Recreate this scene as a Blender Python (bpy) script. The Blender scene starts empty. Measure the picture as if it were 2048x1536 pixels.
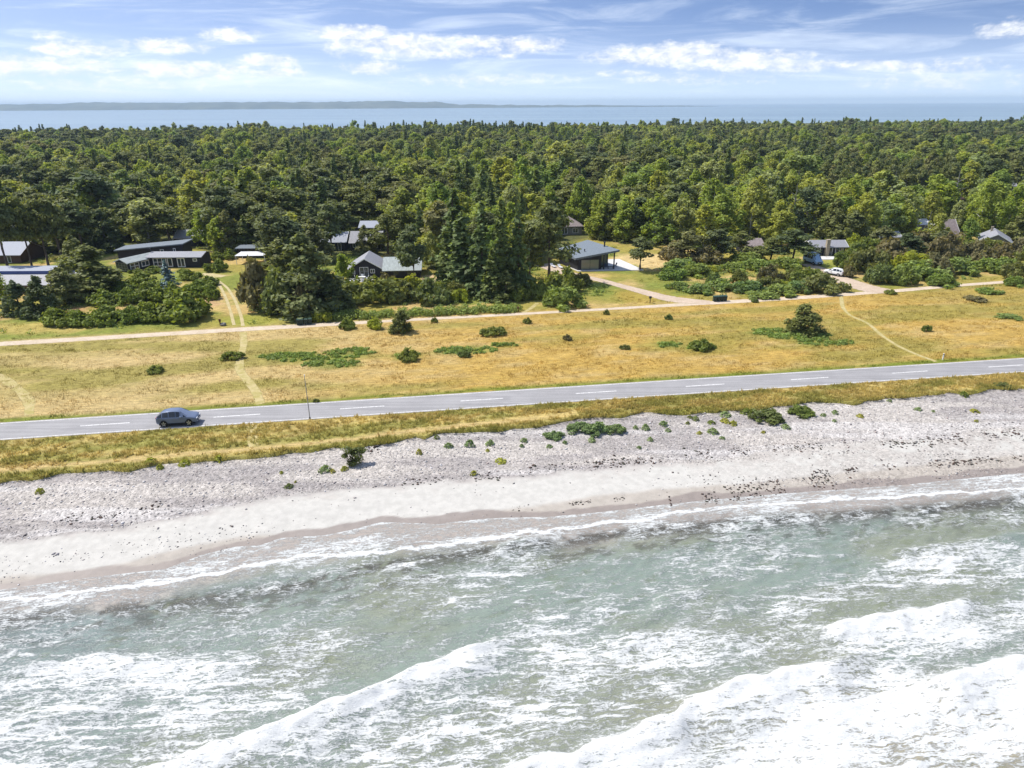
import bpy, bmesh, math, random
import numpy as np
from mathutils import Vector, Matrix

C = bpy.context.scene.collection
SC = bpy.context.scene
PI = math.pi
random.seed(7)
RNG = np.random.default_rng(11)

# ------------------------------------------------------------------ camera maths
H, FPX = 35.0, 1384.0
PITCH, ROLL = math.radians(22.0), math.radians(0.36)
cp, sp, cr, sr = math.cos(PITCH), math.sin(PITCH), math.cos(ROLL), math.sin(ROLL)
ZS = -1.2                                   # sea level
HAZE, EXPO = 8e-5, 0.45

def ray(x, y):
    a, b = (x - 1024) / FPX, -(y - 768) / FPX
    ar, bu = a * cr + b * sr, -a * sr + b * cr
    return ar, cp + bu * sp, -sp + bu * cp

def G(x, y, z=0.0):
    """point of the horizontal plane at height z seen at photo pixel (x, y)"""
    d = ray(x, y)
    t = (z - H) / d[2]
    return d[0] * t, d[1] * t

def proj(X, Y, Z):
    """world point -> photo pixel (arrays welcome) and depth"""
    dz = Z - H
    dep = Y * cp - dz * sp
    up = Y * sp + dz * cp
    a, b = X / dep, up / dep
    a2, b2 = a * cr - b * sr, a * sr + b * cr
    return 1024 + a2 * FPX, 768 - b2 * FPX, dep

def pxm(x, y):
    X, Y = G(x, y)
    return FPX / (Y * cp + H * sp)          # pixels per metre there

def line_fn(pts, z=0.0):
    w = sorted(G(x, y, z) for x, y in pts)
    xs, ys = np.array([p[0] for p in w]), np.array([p[1] for p in w])
    s0 = (ys[-1] - ys[0]) / (xs[-1] - xs[0])
    def f(x):
        x = np.asarray(x, float)
        y = np.interp(x, xs, ys)
        return y + np.where(x < xs[0], (x - xs[0]) * s0, 0) + np.where(x > xs[-1], (x - xs[-1]) * s0, 0)
    f.x0, f.x1 = xs[0], xs[-1]
    return f

# ------------------------------------------------------------------ numpy noise
def vnoise(x, y, seed=0):
    xi, yi = np.floor(x).astype(np.int64), np.floor(y).astype(np.int64)
    xf, yf = x - xi, y - yi
    def h(i, j):
        n = (i * 374761393 + j * 668265263 + seed * 974634777) & 0xFFFFFFFF
        n = ((n ^ (n >> 13)) * 1274126177) & 0xFFFFFFFF
        n = n ^ (n >> 16)
        return (n & 0xFFFF) / 65535.0
    u, v = xf * xf * (3 - 2 * xf), yf * yf * (3 - 2 * yf)
    a, b, c, d = h(xi, yi), h(xi + 1, yi), h(xi, yi + 1), h(xi + 1, yi + 1)
    return (a * (1 - u) + b * u) * (1 - v) + (c * (1 - u) + d * u) * v

def fbm(x, y, seed=0, octv=4, gain=.5):
    s, a, t = 0.0, 1.0, 0.0
    for o in range(octv):
        s = s + a * vnoise(x * 2 ** o, y * 2 ** o, seed + o * 17)
        t += a; a *= gain
    return s / t

def sstep(a, b, x):
    t = np.clip((x - a) / (b - a), 0, 1)
    return t * t * (3 - 2 * t)

def lerp(a, b, t):
    return a + (b - a) * t

# ------------------------------------------------------------------ materials
class NT:
    def __init__(s, name):
        s.m = bpy.data.materials.new(name); s.m.use_nodes = True
        s.t = s.m.node_tree; s.n = s.t.nodes; s.l = s.t.links
        s.n.clear()
        s.out = s.n.new('ShaderNodeOutputMaterial')
    def node(s, kind, **kw):
        n = s.n.new(kind)
        for k, v in kw.items(): setattr(n, k, v)
        return n
    def link(s, a, b): s.l.new(a, b)
    def val(s, sock, v):
        if hasattr(v, 'links') or isinstance(v, bpy.types.NodeSocket): s.link(v, sock)
        else: sock.default_value = v
    def math(s, op, a, b=0.0, c=0.0, clamp=False):
        n = s.node('ShaderNodeMath', operation=op, use_clamp=clamp)
        for i, v in enumerate((a, b, c)): s.val(n.inputs[i], v)
        return n.outputs[0]
    def maprange(s, v, a, b, c=0.0, d=1.0, smooth=True):
        n = s.node('ShaderNodeMapRange', interpolation_type='SMOOTHSTEP' if smooth else 'LINEAR')
        for i, q in enumerate((v, a, b, c, d)): s.val(n.inputs[i], q)
        return n.outputs[0]
    def mix(s, f, a, b, blend='MIX'):
        n = s.node('ShaderNodeMix', data_type='RGBA', blend_type=blend)
        s.val(n.inputs[0], f)
        for i, v in ((6, a), (7, b)):
            s.val(n.inputs[i], (*v, 1) if isinstance(v, tuple) and len(v) == 3 else v)
        return n.outputs[2]
    def noise(s, vec, scale, detail=4, rough=.55, dist=0.0):
        n = s.node('ShaderNodeTexNoise')
        if vec is not None: s.link(vec, n.inputs['Vector'])
        n.inputs['Scale'].default_value = scale; n.inputs['Detail'].default_value = detail
        n.inputs['Roughness'].default_value = rough; n.inputs['Distortion'].default_value = dist
        return n.outputs['Fac']
    def pos(s): return s.node('ShaderNodeNewGeometry').outputs['Position']
    def objco(s): return s.node('ShaderNodeTexCoord').outputs['Object']
    def mapping(s, vec, rot=(0, 0, 0), scale=(1, 1, 1)):
        n = s.node('ShaderNodeMapping')
        s.link(vec, n.inputs[0]); n.inputs['Rotation'].default_value = rot; n.inputs['Scale'].default_value = scale
        return n.outputs[0]
    def attr(s, name): return s.node('ShaderNodeAttribute', attribute_name=name)
    def bump(s, h, strength, dist=.1):
        n = s.node('ShaderNodeBump'); n.inputs['Strength'].default_value = strength; n.inputs['Distance'].default_value = dist
        s.link(h, n.inputs['Height']); return n.outputs[0]
    def pbsdf(s, color, rough=.8, spec=.3, metal=0.0, normal=None):
        n = s.node('ShaderNodeBsdfPrincipled')
        s.val(n.inputs['Base Color'], (*color, 1) if isinstance(color, tuple) and len(color) == 3 else color)
        s.val(n.inputs['Roughness'], rough); s.val(n.inputs['Metallic'], metal); s.val(n.inputs['Specular IOR Level'], spec)
        if normal is not None: s.link(normal, n.inputs['Normal'])
        return n
    def done(s, shader):
        s.link(shader if isinstance(shader, bpy.types.NodeSocket) else shader.outputs[0], s.out.inputs['Surface'])
        return s.m

def plain(name, col, rough=.7, var=.25, scale=2.0, spec=.3, metal=0.0, bump=0.0, stretch=(1, 1, 1)):
    t = NT(name)
    v = t.mapping(t.objco(), scale=stretch)
    f = t.noise(v, scale, 5, .6)
    k = t.maprange(f, .3, .7, 1 - var, 1 + var, smooth=False)
    c = t.node('ShaderNodeMix', data_type='RGBA', blend_type='MULTIPLY'); c.inputs[0].default_value = 1
    c.inputs[6].default_value = (*col, 1)
    comb = t.node('ShaderNodeCombineColor')
    for i in range(3): t.link(k, comb.inputs[i])
    t.link(comb.outputs[0], c.inputs[7])
    nrm = t.bump(f, bump, .03) if bump else None
    return t.done(t.pbsdf(c.outputs[2], rough, spec, metal, nrm))

def leaf(name, cols, trans=.3, var=.35, nscale=.9):
    t = NT(name)
    rnd = t.node('ShaderNodeObjectInfo').outputs['Random']
    ramp = t.node('ShaderNodeValToRGB')
    e = ramp.color_ramp.elements
    e[0].color = (*cols[0], 1); e[1].color = (*cols[-1], 1)
    for i, c in enumerate(cols[1:-1]):
        q = e.new((i + 1) / (len(cols) - 1)); q.color = (*c, 1)
    t.link(rnd, ramp.inputs[0])
    lv = t.attr('lv').outputs['Fac']
    f = t.noise(t.objco(), nscale, 2, .5)
    k = t.math('MULTIPLY', t.maprange(lv, 0, 1, 1 - var, 1 + var, smooth=False), t.maprange(f, .3, .7, .8, 1.2))
    comb = t.node('ShaderNodeCombineColor')
    t.link(k, comb.inputs[0]); t.link(k, comb.inputs[1]); t.link(t.math('MULTIPLY', k, .95), comb.inputs[2])
    col = t.mix(1.0, ramp.outputs[0], comb.outputs[0], 'MULTIPLY')
    d = t.pbsdf(col, .62, .25)
    tr = t.node('ShaderNodeBsdfTranslucent')
    t.link(t.mix(1.0, col, (1.15, 1.1, .45), 'MULTIPLY'), tr.inputs[0])
    mx = t.node('ShaderNodeMixShader'); mx.inputs[0].default_value = trans
    t.link(d.outputs[0], mx.inputs[1]); t.link(tr.outputs[0], mx.inputs[2])
    return t.done(mx)

M = {}
M['pine'] = leaf('pine_needles', [(.11, .145, .06), (.185, .205, .06), (.22, .235, .08), (.125, .165, .075), (.25, .24, .095)], .4)
M['birch'] = leaf('birch_leaves', [(.28, .36, .065), (.36, .41, .075), (.24, .33, .085), (.4, .42, .085), (.37, .4, .19), (.26, .33, .13), (.42, .43, .08)], .5)
M['spruce'] = leaf('spruce_needles', [(.125, .175, .055), (.17, .21, .06), (.14, .19, .07)], .36)
M['bluespruce'] = leaf('blue_spruce_needles', [(.15, .23, .24), (.17, .25, .26)], .15)
M['shrub'] = leaf('shrub_leaves', [(.18, .23, .055), (.23, .27, .06), (.2, .21, .07), (.15, .21, .07)], .42)
M['lime'] = leaf('bright_leaves', [(.33, .39, .06), (.38, .4, .06)], .48)
M['brown'] = leaf('dry_scrub_leaves', [(.2, .18, .085), (.24, .205, .1), (.185, .18, .085)], .36)
M['mugo'] = leaf('mountain_pine_needles', [(.18, .24, .045), (.21, .255, .047), (.16, .21, .045)], .36)
M['bramble'] = leaf('bramble_leaves', [(.23, .32, .08), (.28, .34, .09), (.2, .29, .11)], .42)
M['kale'] = leaf('sea_kale_leaves', [(.22, .3, .12), (.26, .33, .14), (.18, .26, .1)], .32)
M['yellowplant'] = leaf('yellow_beach_leaves', [(.36, .38, .06), (.4, .38, .08), (.31, .33, .06)], .4)
M['bark'] = plain('pine_bark', (.12, .09, .07), .9, .4, 6)
M['birchbark'] = plain('birch_bark', (.42, .41, .38), .8, .5, 5)
M['blackwood'] = plain('black_timber', (.022, .022, .028), .65, .35, 3, stretch=(1, 1, 8))
M['brownwood'] = plain('brown_timber', (.1, .06, .045), .7, .35, 3, stretch=(1, 1, 8))
M['greywood'] = plain('grey_timber', (.2, .19, .18), .7, .3, 3, stretch=(1, 1, 8))
M['whitepaint'] = plain('white_paint', (.78, .78, .76), .5, .08, 3)
M['glass'] = NT('window_glass'); M['glass'] = M['glass'].done(M['glass'].pbsdf((.03, .045, .05), .06, .6))
M['roofgrey'] = plain('grey_roof_sheet', (.26, .26, .28), .6, .2, 1.5, stretch=(6, 1, 1))
M['roofblue'] = plain('slate_roof_felt', (.15, .175, .2), .6, .16, 1.2, stretch=(4, 1, 1))
M['roofgreen'] = plain('weathered_fibre_roof', (.3, .33, .32), .65, .25, 1.0, stretch=(3, 1, 1))
M['rooflight'] = plain('pale_metal_roof', (.3, .32, .37), .7, .12, 2, stretch=(8, 1, 1))
M['roofbrown'] = plain('brown_roof_tile', (.22, .18, .17), .7, .3, 2)
M['roofred'] = plain('red_roof_tile', (.3, .15, .12), .7, .3, 2)
M['roofwhite'] = plain('white_canvas', (.62, .62, .64), .6, .08, 2)
M['bluefascia'] = plain('blue_fascia_board', (.08, .12, .3), .5, .15, 2)
M['brick'] = plain('yellow_brick', (.33, .28, .2), .85, .3, 4)
M['darkmetal'] = plain('dark_metal', (.03, .03, .033), .45, .2, 4)
M['greymetal'] = plain('galvanised_steel', (.3, .31, .33), .45, .2, 4, metal=.3)
M['slab'] = plain('pale_concrete_slab', (.55, .54, .53), .8, .12, 1.5)
M['fabric'] = plain('dark_blue_cushion', (.07, .09, .16), .9, .2, 3)
M['bin'] = plain('dark_green_plastic', (.018, .035, .028), .5, .2, 3)
M['binlid'] = plain('green_bin_lid', (.03, .06, .045), .45, .2, 3)
M['sticker'] = plain('pale_bin_sticker', (.5, .5, .48), .6, .1, 3)
M['rubber'] = plain('tyre_rubber', (.012, .012, .013), .8, .2, 5)
M['alloy'] = plain('alloy_rim', (.45, .46, .48), .35, .1, 5, metal=.7)
M['carblue'] = plain('blue_grey_car_paint', (.15, .185, .27), .22, .04, 2, spec=.6, metal=.2)
M['carwhite'] = plain('white_car_paint', (.78, .79, .8), .25, .03, 2, spec=.6)
M['vanblue'] = plain('pale_blue_van_paint', (.33, .5, .7), .3, .04, 2, spec=.6)
M['carglass'] = NT('car_glass'); M['carglass'] = M['carglass'].done(M['carglass'].pbsdf((.012, .016, .024), .05, .7))
M['lamp'] = plain('headlamp_lens', (.7, .72, .75), .15, .05, 3, spec=.6)
M['redlamp'] = plain('red_lamp_lens', (.35, .02, .02), .2, .05, 3, spec=.6)
M['stone'] = plain('grey_boulder', (.2, .19, .17), .85, .35, 3, bump=.4)
M['rustwood'] = plain('reddish_timber_post', (.09, .035, .02), .8, .3, 4)

# ------------------------------------------------------------------ object helpers
def link(o, parent=None):
    C.objects.link(o)
    if parent is not None: o.parent = parent
    return o

def mesh_np(name, verts, faces, mats=(), smooth=False, parent=None, attrs=None):
    """verts (n,3), faces (m,k) with one k, or a list of such arrays"""
    me = bpy.data.meshes.new(name)
    fl = faces if isinstance(faces, list) else [faces]
    fl = [np.asarray(f, np.int32) for f in fl if len(f)]
    loops = np.concatenate([f.ravel() for f in fl])
    tot = np.concatenate([np.full(len(f), f.shape[1], np.int32) for f in fl])
    start = np.concatenate([[0], np.cumsum(tot)[:-1]]).astype(np.int32)
    me.vertices.add(len(verts)); me.vertices.foreach_set('co', np.asarray(verts, np.float32).ravel())
    me.loops.add(len(loops)); me.loops.foreach_set('vertex_index', loops.astype(np.int32))
    me.polygons.add(len(tot)); me.polygons.foreach_set('loop_start', start); me.polygons.foreach_set('loop_total', tot)
    if smooth: me.polygons.foreach_set('use_smooth', np.ones(len(tot), bool))
    me.update(calc_edges=True)
    for k, (typ, arr) in (attrs or {}).items():
        a = me.attributes.new(k, typ, 'POINT')
        if typ == 'FLOAT': a.data.foreach_set('value', np.asarray(arr, np.float32).ravel())
        elif typ == 'INT': a.data.foreach_set('value', np.asarray(arr, np.int32).ravel())
        elif typ == 'FLOAT_VECTOR': a.data.foreach_set('vector', np.asarray(arr, np.float32).ravel())
        elif typ == 'FLOAT_COLOR':
            c = np.ones((len(verts), 4), np.float32); c[:, :3] = arr
            a.data.foreach_set('color', c.ravel())
    for m in mats: me.materials.append(m)
    return link(bpy.data.objects.new(name, me), parent)

class MB:
    """collects boxes, prisms, tubes; build() makes ONE mesh object"""
    def __init__(s): s.v = []; s.f = []
    def add(s, vs, fs):
        k = len(s.v); s.v += [tuple(p) for p in vs]; s.f += [tuple(i + k for i in f) for f in fs]; return s
    def box(s, x0, y0, z0, x1, y1, z1):
        return s.add([(x0, y0, z0), (x1, y0, z0), (x1, y1, z0), (x0, y1, z0), (x0, y0, z1), (x1, y0, z1), (x1, y1, z1), (x0, y1, z1)],
                     [(0, 3, 2, 1), (4, 5, 6, 7), (0, 1, 5, 4), (1, 2, 6, 5), (2, 3, 7, 6), (3, 0, 4, 7)])
    def prism(s, poly, z0, z1):
        n = len(poly)
        return s.add([(x, y, z0) for x, y in poly] + [(x, y, z1) for x, y in poly],
                     [tuple(reversed(range(n))), tuple(range(n, 2 * n))] + [(i, (i + 1) % n, n + (i + 1) % n, n + i) for i in range(n)])
    def slab(s, quad, th):
        """a sloping slab: quad = 4 top corners, thickness straight down"""
        return s.add([(x, y, z - th) for x, y, z in quad] + list(quad),
                     [(3, 2, 1, 0), (4, 5, 6, 7)] + [(i, (i + 1) % 4, 4 + (i + 1) % 4, 4 + i) for i in range(4)])
    def tube(s, pts, rad, n=7):
        rings = []
        pts = [Vector(p) for p in pts]
        if not isinstance(rad, (list, tuple)): rad = [rad] * len(pts)
        for i, p in enumerate(pts):
            d = (pts[min(i + 1, len(pts) - 1)] - pts[max(i - 1, 0)]).normalized()
            q = d.to_track_quat('Z', 'Y')
            rings.append([p + q @ Vector((rad[i] * math.cos(2 * PI * k / n), rad[i] * math.sin(2 * PI * k / n), 0)) for k in range(n)])
        vs = [v for r in rings for v in r]; fs = []
        for i in range(len(pts) - 1):
            for k in range(n):
                fs.append((i * n + k, i * n + (k + 1) % n, (i + 1) * n + (k + 1) % n, (i + 1) * n + k))
        fs.append(tuple(reversed(range(n)))); fs.append(tuple(range(len(vs) - n, len(vs))))
        return s.add(vs, fs)
    def build(s, name, mat, parent=None, bevel=0.0, smooth=False):
        me = bpy.data.meshes.new(name); me.from_pydata(s.v, [], s.f); me.update()
        me.materials.append(M[mat] if isinstance(mat, str) else mat)
        if smooth: me.polygons.foreach_set('use_smooth', np.ones(len(me.polygons), bool))
        o = link(bpy.data.objects.new(name, me), parent)
        if bevel:
            b = o.modifiers.new('bevel', 'BEVEL'); b.width = bevel; b.segments = 2; b.limit_method = 'ANGLE'
        return o

def thing(name, label, cat, loc=(0, 0, 0), rz=0.0, group=None):
    o = bpy.data.objects.new(name, None); C.objects.link(o)
    o.location = loc; o.rotation_euler = (0, 0, rz); o.empty_display_size = .3
    o['label'] = label; o['category'] = cat
    if group: o['group'] = group
    return o

def tag(o, label, cat, group=None):
    o['label'] = label; o['category'] = cat
    if group: o['group'] = group
    return o

def struct(o, kind='structure'): o['kind'] = kind; return o

def dup(root, loc, rz=None, label=None, group=None, scale=None):
    r = root.copy(); C.objects.link(r); r.location = loc
    if rz is not None: r.rotation_euler = (0, 0, rz)
    if scale is not None: r.scale = scale
    if label: r['label'] = label
    if group: r['group'] = group
    for ch in list(root.children):
        c = ch.copy(); C.objects.link(c); c.parent = r
        for g in list(ch.children):
            d = g.copy(); C.objects.link(d); d.parent = c
    return r

ONES = ['', 'first', 'second', 'third', 'fourth', 'fifth', 'sixth', 'seventh', 'eighth', 'ninth', 'tenth', 'eleventh', 'twelfth',
        'thirteenth', 'fourteenth', 'fifteenth', 'sixteenth', 'seventeenth', 'eighteenth', 'nineteenth']
TENS = {2: ('twentieth', 'twenty'), 3: ('thirtieth', 'thirty'), 4: ('fortieth', 'forty'), 5: ('fiftieth', 'fifty'), 6: ('sixtieth', 'sixty')}
def ordinal(i):
    if i < 20: return ONES[i]
    t, o = divmod(i, 10)
    return TENS[t][0] if o == 0 else TENS[t][1] + '-' + ONES[o]

# ------------------------------------------------------------------ world lines
road_far = line_fn([(0, 845), (300, 829), (615, 807), (1024, 780), (1536, 749), (2048, 715)])
road_near = line_fn([(0, 879), (300, 860), (615, 839), (1024, 811), (1536, 778), (2048, 745)])
grass_edge = line_fn([(0, 960), (150, 945), (300, 932), (450, 917), (600, 903), (700, 893), (760, 882), (900, 868), (1050, 852), (1150, 840),
                      (1250, 831), (1350, 824), (1500, 818), (1650, 806), (1800, 797), (1900, 788), (2048, 776)], -.1)
peb_sand = line_fn([(0, 1078), (200, 1056), (400, 1026), (600, 990), (800, 966), (1000, 957), (1200, 940), (1500, 910), (2048, 860)], -.6)
sand_wet = line_fn([(0, 1162), (200, 1135), (400, 1092), (650, 1062), (900, 1040), (1100, 1010), (1300, 985), (1500, 965), (1650, 950), (2048, 915)], -1.0)
wline = line_fn([(0, 1182), (120, 1165), (220, 1152), (330, 1140), (400, 1112), (470, 1095), (520, 1092), (560, 1078), (650, 1072), (700, 1062), (760, 1046), (880, 1050),
                 (900, 1046), (980, 1038), (1100, 1035), (1190, 1027), (1300, 1014), (1420, 1001), (1560, 989), (1800, 972), (2048, 947)], ZS)
foam_a = line_fn([(0, 1200), (150, 1186), (300, 1172), (440, 1146), (520, 1128), (600, 1111), (700, 1107), (760, 1104), (848, 1097), (920, 1084), (1050, 1066), (1148, 1056), (1300, 1036), (1448, 1016), (1600, 1005), (1800, 993), (2048, 976)], ZS)
foam_b = line_fn([(0, 1195), (200, 1178), (330, 1160), (420, 1150), (500, 1130), (640, 1120), (740, 1100), (840, 1084), (960, 1075), (1100, 1052)], ZS)
weed = line_fn([(0, 1238), (150, 1228), (300, 1210), (450, 1192), (600, 1168), (800, 1124), (1000, 1097), (1150, 1078), (1300, 1060), (1448, 1046), (1600, 1036), (1750, 1026), (1850, 1018), (2048, 1000)], ZS)
path_px = [(-60, 692), (0, 688), (200, 676), (480, 659), (620, 651), (760, 643), (1040, 628), (1250, 616), (1420, 606), (1560, 598), (1690, 589), (1800, 581), (1900, 572), (2010, 564), (2090, 557)]
path_line = line_fn(path_px)

def inpoly(px, py, poly):
    inside = np.zeros(px.shape, bool)
    n = len(poly)
    for i in range(n):
        x0, y0 = poly[i]; x1, y1 = poly[(i + 1) % n]
        cond = ((y0 > py) != (y1 > py)) & (px < (x1 - x0) * (py - y0) / (y1 - y0 + 1e-12) + x0)
        inside ^= cond
    return inside

def W(poly): return [G(x, y) for x, y in poly]

def blob(x, y, px, py, rx, ry, soft=.5):
    """0..1 patch with a noisy edge round photo pixel (px,py), radii in metres"""
    X, Y = G(px, py)
    d = np.sqrt(((x - X) / rx) ** 2 + ((y - Y) / ry) ** 2)
    d = d + (fbm(x * .35, y * .35, 77, 3) - .5) * 1.0
    return 1 - sstep(1 - soft, 1 + soft * .3, d)

bramble_px = [(600, 714, 6, 2.0), (700, 706, 4, 2.2), (660, 728, 4.5, 1.8), (560, 712, 3.5, 1.2), (940, 700, 4.2, 1.7), (1010, 690, 2.5, 1.0), (900, 702, 2.5, 1.5),
              (1600, 672, 5.5, 2.2), (1650, 685, 4.5, 1.6), (1550, 665, 4, 2), (1400, 694, 2.6, 1.3), (1335, 690, 2.3, 1.2), (815, 712, 2, 1.5)]
front_forest_px = [(-200, 535), (0, 530), (70, 525), (200, 505), (240, 492), (400, 496), (430, 512), (470, 505), (540, 520), (640, 520), (700, 508), (800, 512), (860, 540), (1000, 545), (1090, 520), (1120, 490), (1180, 478), (1240, 486),
                   (1300, 488), (1420, 498), (1500, 480), (1560, 490), (1620, 482), (1720, 492), (1800, 490), (1900, 478), (1960, 470), (2048, 476), (2300, 470)]
ff_x = [p[0] for p in front_forest_px]; ff_y = [p[1] for p in front_forest_px]

def ground_color(x, y):
    """albedo of the land at world (x, y)"""
    # along-the-road coordinates
    al, ac = x * .988 + y * .15, -x * .15 + y * .988
    n1 = fbm(al * .045, ac * .22, 1, 4); n2 = fbm(al * .2, ac * .7, 5, 3); n3 = fbm(x * .9, y * .9, 9, 2); n4 = fbm(al * .015, ac * .06, 21, 3)
    gold = np.array((.43, .285, .076)); pale = np.array((.48, .37, .18)); olive = np.array((.25, .22, .05)); green = np.array((.17, .2, .04))
    left = (1 - sstep(-45, 0, x))[..., None]
    base = lerp(lerp(gold, pale, left * .75), pale, sstep(.45, .75, n2)[..., None] * .45)
    c = lerp(base, olive, (sstep(.46, .68, n1) * .75)[..., None])
    c = lerp(c, olive, (sstep(.55, .75, n4) * .45)[..., None])
    c = c * (.8 + .4 * n3)[..., None]
    # bramble patches
    for (px, py, rx, ry) in bramble_px:
        c = lerp(c, green * (.8 + .5 * n3)[..., None], (blob(x, y, px, py, rx * 1.1, ry * 1.2) * .75)[..., None])
    dn, df = y - road_near(x), y - road_far(x)
    # verge between the road and the beach: olive, tall grass
    vg = (dn < 0)
    vcol = lerp(np.array((.26, .24, .065)), np.array((.44, .34, .12)), sstep(.36, .62, n2)[..., None]) * (.75 + .5 * n3)[..., None]
    ge = y - grass_edge(x)
    track = (1 - sstep(.35, .8, np.abs(ge - 1.7 + (n1 - .5)))) * (1 - sstep(-6, 14, x))
    vcol = lerp(vcol, np.array((.52, .38, .17)), track[..., None] * .9)
    vcol = lerp(vcol, np.array((.2, .2, .04)), ((1 - sstep(0, 1.0, ge)) * .6)[..., None])
    c = np.where(vg[..., None], vcol, c)
    # mown green edge along the far side of the road
    e = (df > 0) & (df < 2.4)
    c = lerp(c, np.array((.17, .2, .03)) * (.85 + .3 * n3)[..., None], (e * (1 - sstep(.7, 1.9, df + (n2 - .5) * 1.4)))[..., None])
    # behind the gravel track: gardens
    pl = y - path_line(x)
    g = sstep(.5, 3, pl)
    lawn = lerp(np.array((.30, .25, .06)), np.array((.2, .22, .045)), sstep(.4, .62, fbm(x * .08, y * .08, 31, 4))[..., None])
    lawn = lerp(lawn, np.array((.46, .33, .13)), sstep(.55, .72, fbm(x * .12, y * .12, 41, 4))[..., None]) * (.8 + .4 * n3)[..., None]
    c = lerp(c, lawn, g[..., None])
    # pale straw lawn right of the pavilion house, heathery bare patches, bright green lawns
    for (px, py, rx, ry, col, k) in ((1300, 522, 9, 11, (.55, .41, .19), .95), (1390, 575, 4.5, 3, (.45, .27, .15), .8), (395, 610, 4.5, 6, (.5, .3, .19), .85), (150, 620, 3.5, 3, (.45, .25, .13), .8),
                                     (850, 558, 4.5, 4, (.52, .38, .22), .95), (30, 612, 9, 6, (.34, .3, .06), .9), (520, 640, 9, 5, (.27, .27, .05), .9), (90, 655, 12, 4, (.42, .33, .1), .9),
                                     (1640, 545, 5, 5, (.42, .28, .14), .7), (1840, 475, 9, 4, (.5, .38, .13), .3), (2030, 495, 9, 6, (.5, .38, .1), .9), (1680, 525, 5, 6, (.27, .27, .05), .9), (1440, 514, 12, 4, (.38, .32, .07), .9),
                                     (1290, 592, 8, 6, (.4, .27, .06), .7), (1400, 545, 14, 6, (.26, .25, .05), .6), (80, 510, 12, 10, (.38, .32, .06), .8), (400, 525, 8, 5, (.42, .3, .1), .8)):
        c = lerp(c, np.array(col) * (.8 + .4 * n3)[..., None], (blob(x, y, px, py, rx, ry) * k)[..., None])
    # forest floor
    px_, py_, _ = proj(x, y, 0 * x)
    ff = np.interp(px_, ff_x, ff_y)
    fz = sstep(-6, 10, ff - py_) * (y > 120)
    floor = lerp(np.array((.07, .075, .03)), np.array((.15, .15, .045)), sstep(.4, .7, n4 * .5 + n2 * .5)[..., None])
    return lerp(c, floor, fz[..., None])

# ================================================================== SETTING
# ---- land
xs = np.concatenate([-np.geomspace(1700, 215, 26), np.arange(-210, 226, 1.0), np.geomspace(230, 1700, 26)])
ss = np.concatenate([[0, .15, .4, .7], np.arange(1.0, 215, .8), np.geomspace(216, 1180, 40)])
X, S = np.meshgrid(xs, ss)
Yg = grass_edge(X) + S + (1 - sstep(0, 6, S)) * (fbm(X * .3, X * 0 + 3.3, 3, 4) - .5) * 3.6
Zg = np.zeros_like(X)
Zg[0] = -.55
def grid_faces(ny, nx):
    i = np.arange(ny - 1)[:, None] * nx + np.arange(nx - 1)[None]
    return np.stack([i, i + 1, i + nx + 1, i + nx], -1).reshape(-1, 4)

t = NT('dry_meadow_ground')
p = t.pos()
col = t.attr('col').outputs['Color']
f1 = t.noise(t.mapping(p, (0, 0, -.15), (.7, 2.2, 1)), 1.1, 6, .7)
f2 = t.noise(p, 6, 4, .7)
k = t.math('MULTIPLY', t.maprange(f1, .3, .7, .72, 1.28), t.maprange(f2, .3, .7, .75, 1.25))
comb = t.node('ShaderNodeCombineColor')
for i in range(3): t.link(k, comb.inputs[i])
M['ground'] = t.done(t.pbsdf(t.mix(1.0, col, comb.outputs[0], 'MULTIPLY'), .95, .1, normal=t.bump(t.math('ADD', f1, f2), .7, .25)))
vv = np.stack([X, Yg, Zg], -1).reshape(-1, 3)
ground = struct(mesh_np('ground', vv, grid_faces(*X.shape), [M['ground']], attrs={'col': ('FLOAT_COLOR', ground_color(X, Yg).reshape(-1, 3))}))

# ---- beach
bx = np.arange(-105, 125, .22)
bs = np.concatenate([np.arange(0, 27, .2)])
BX, BS = np.meshgrid(bx, bs)
top = grass_edge(BX) + 3.0
BY = top - BS
wl = wline(BX)
span = np.maximum(top - 3.0 - wl, 4)
tt = (BY - wl) / span
BZ = ZS + np.where(tt > 0, (ZS * -1 - .28) * np.clip(tt, 0, 1.25) ** .9, (BY - wl) * .07)
BZ += (fbm(BX * .1, BY * .3, 61, 2) - .5) * .2 * np.clip(tt * 3, 0, 1)
ps, sw = peb_sand(BX), sand_wet(BX)
nb1 = fbm(BX * .18, BY * .5, 62, 4); nb2 = fbm(BX * .9, BY * 1.1, 63, 3); nb3 = fbm(BX * 2.2, BY * 2.2, 64, 2); nb4 = fbm(BX * .07, BY * .35, 65, 3)
shingle = np.array((.415, .38, .345)); shdark = np.array((.275, .25, .24)); sand = np.array((.465, .447, .41)); wet = np.array((.36, .32, .275)); wetdark = np.array((.24, .2, .172))
d1 = BY - ps + (nb1 - .5) * 3.0
bcol = lerp(sand, shingle, sstep(-1.6, 1.6, d1 + (nb2 - .5) * 2.6)[..., None])
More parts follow.
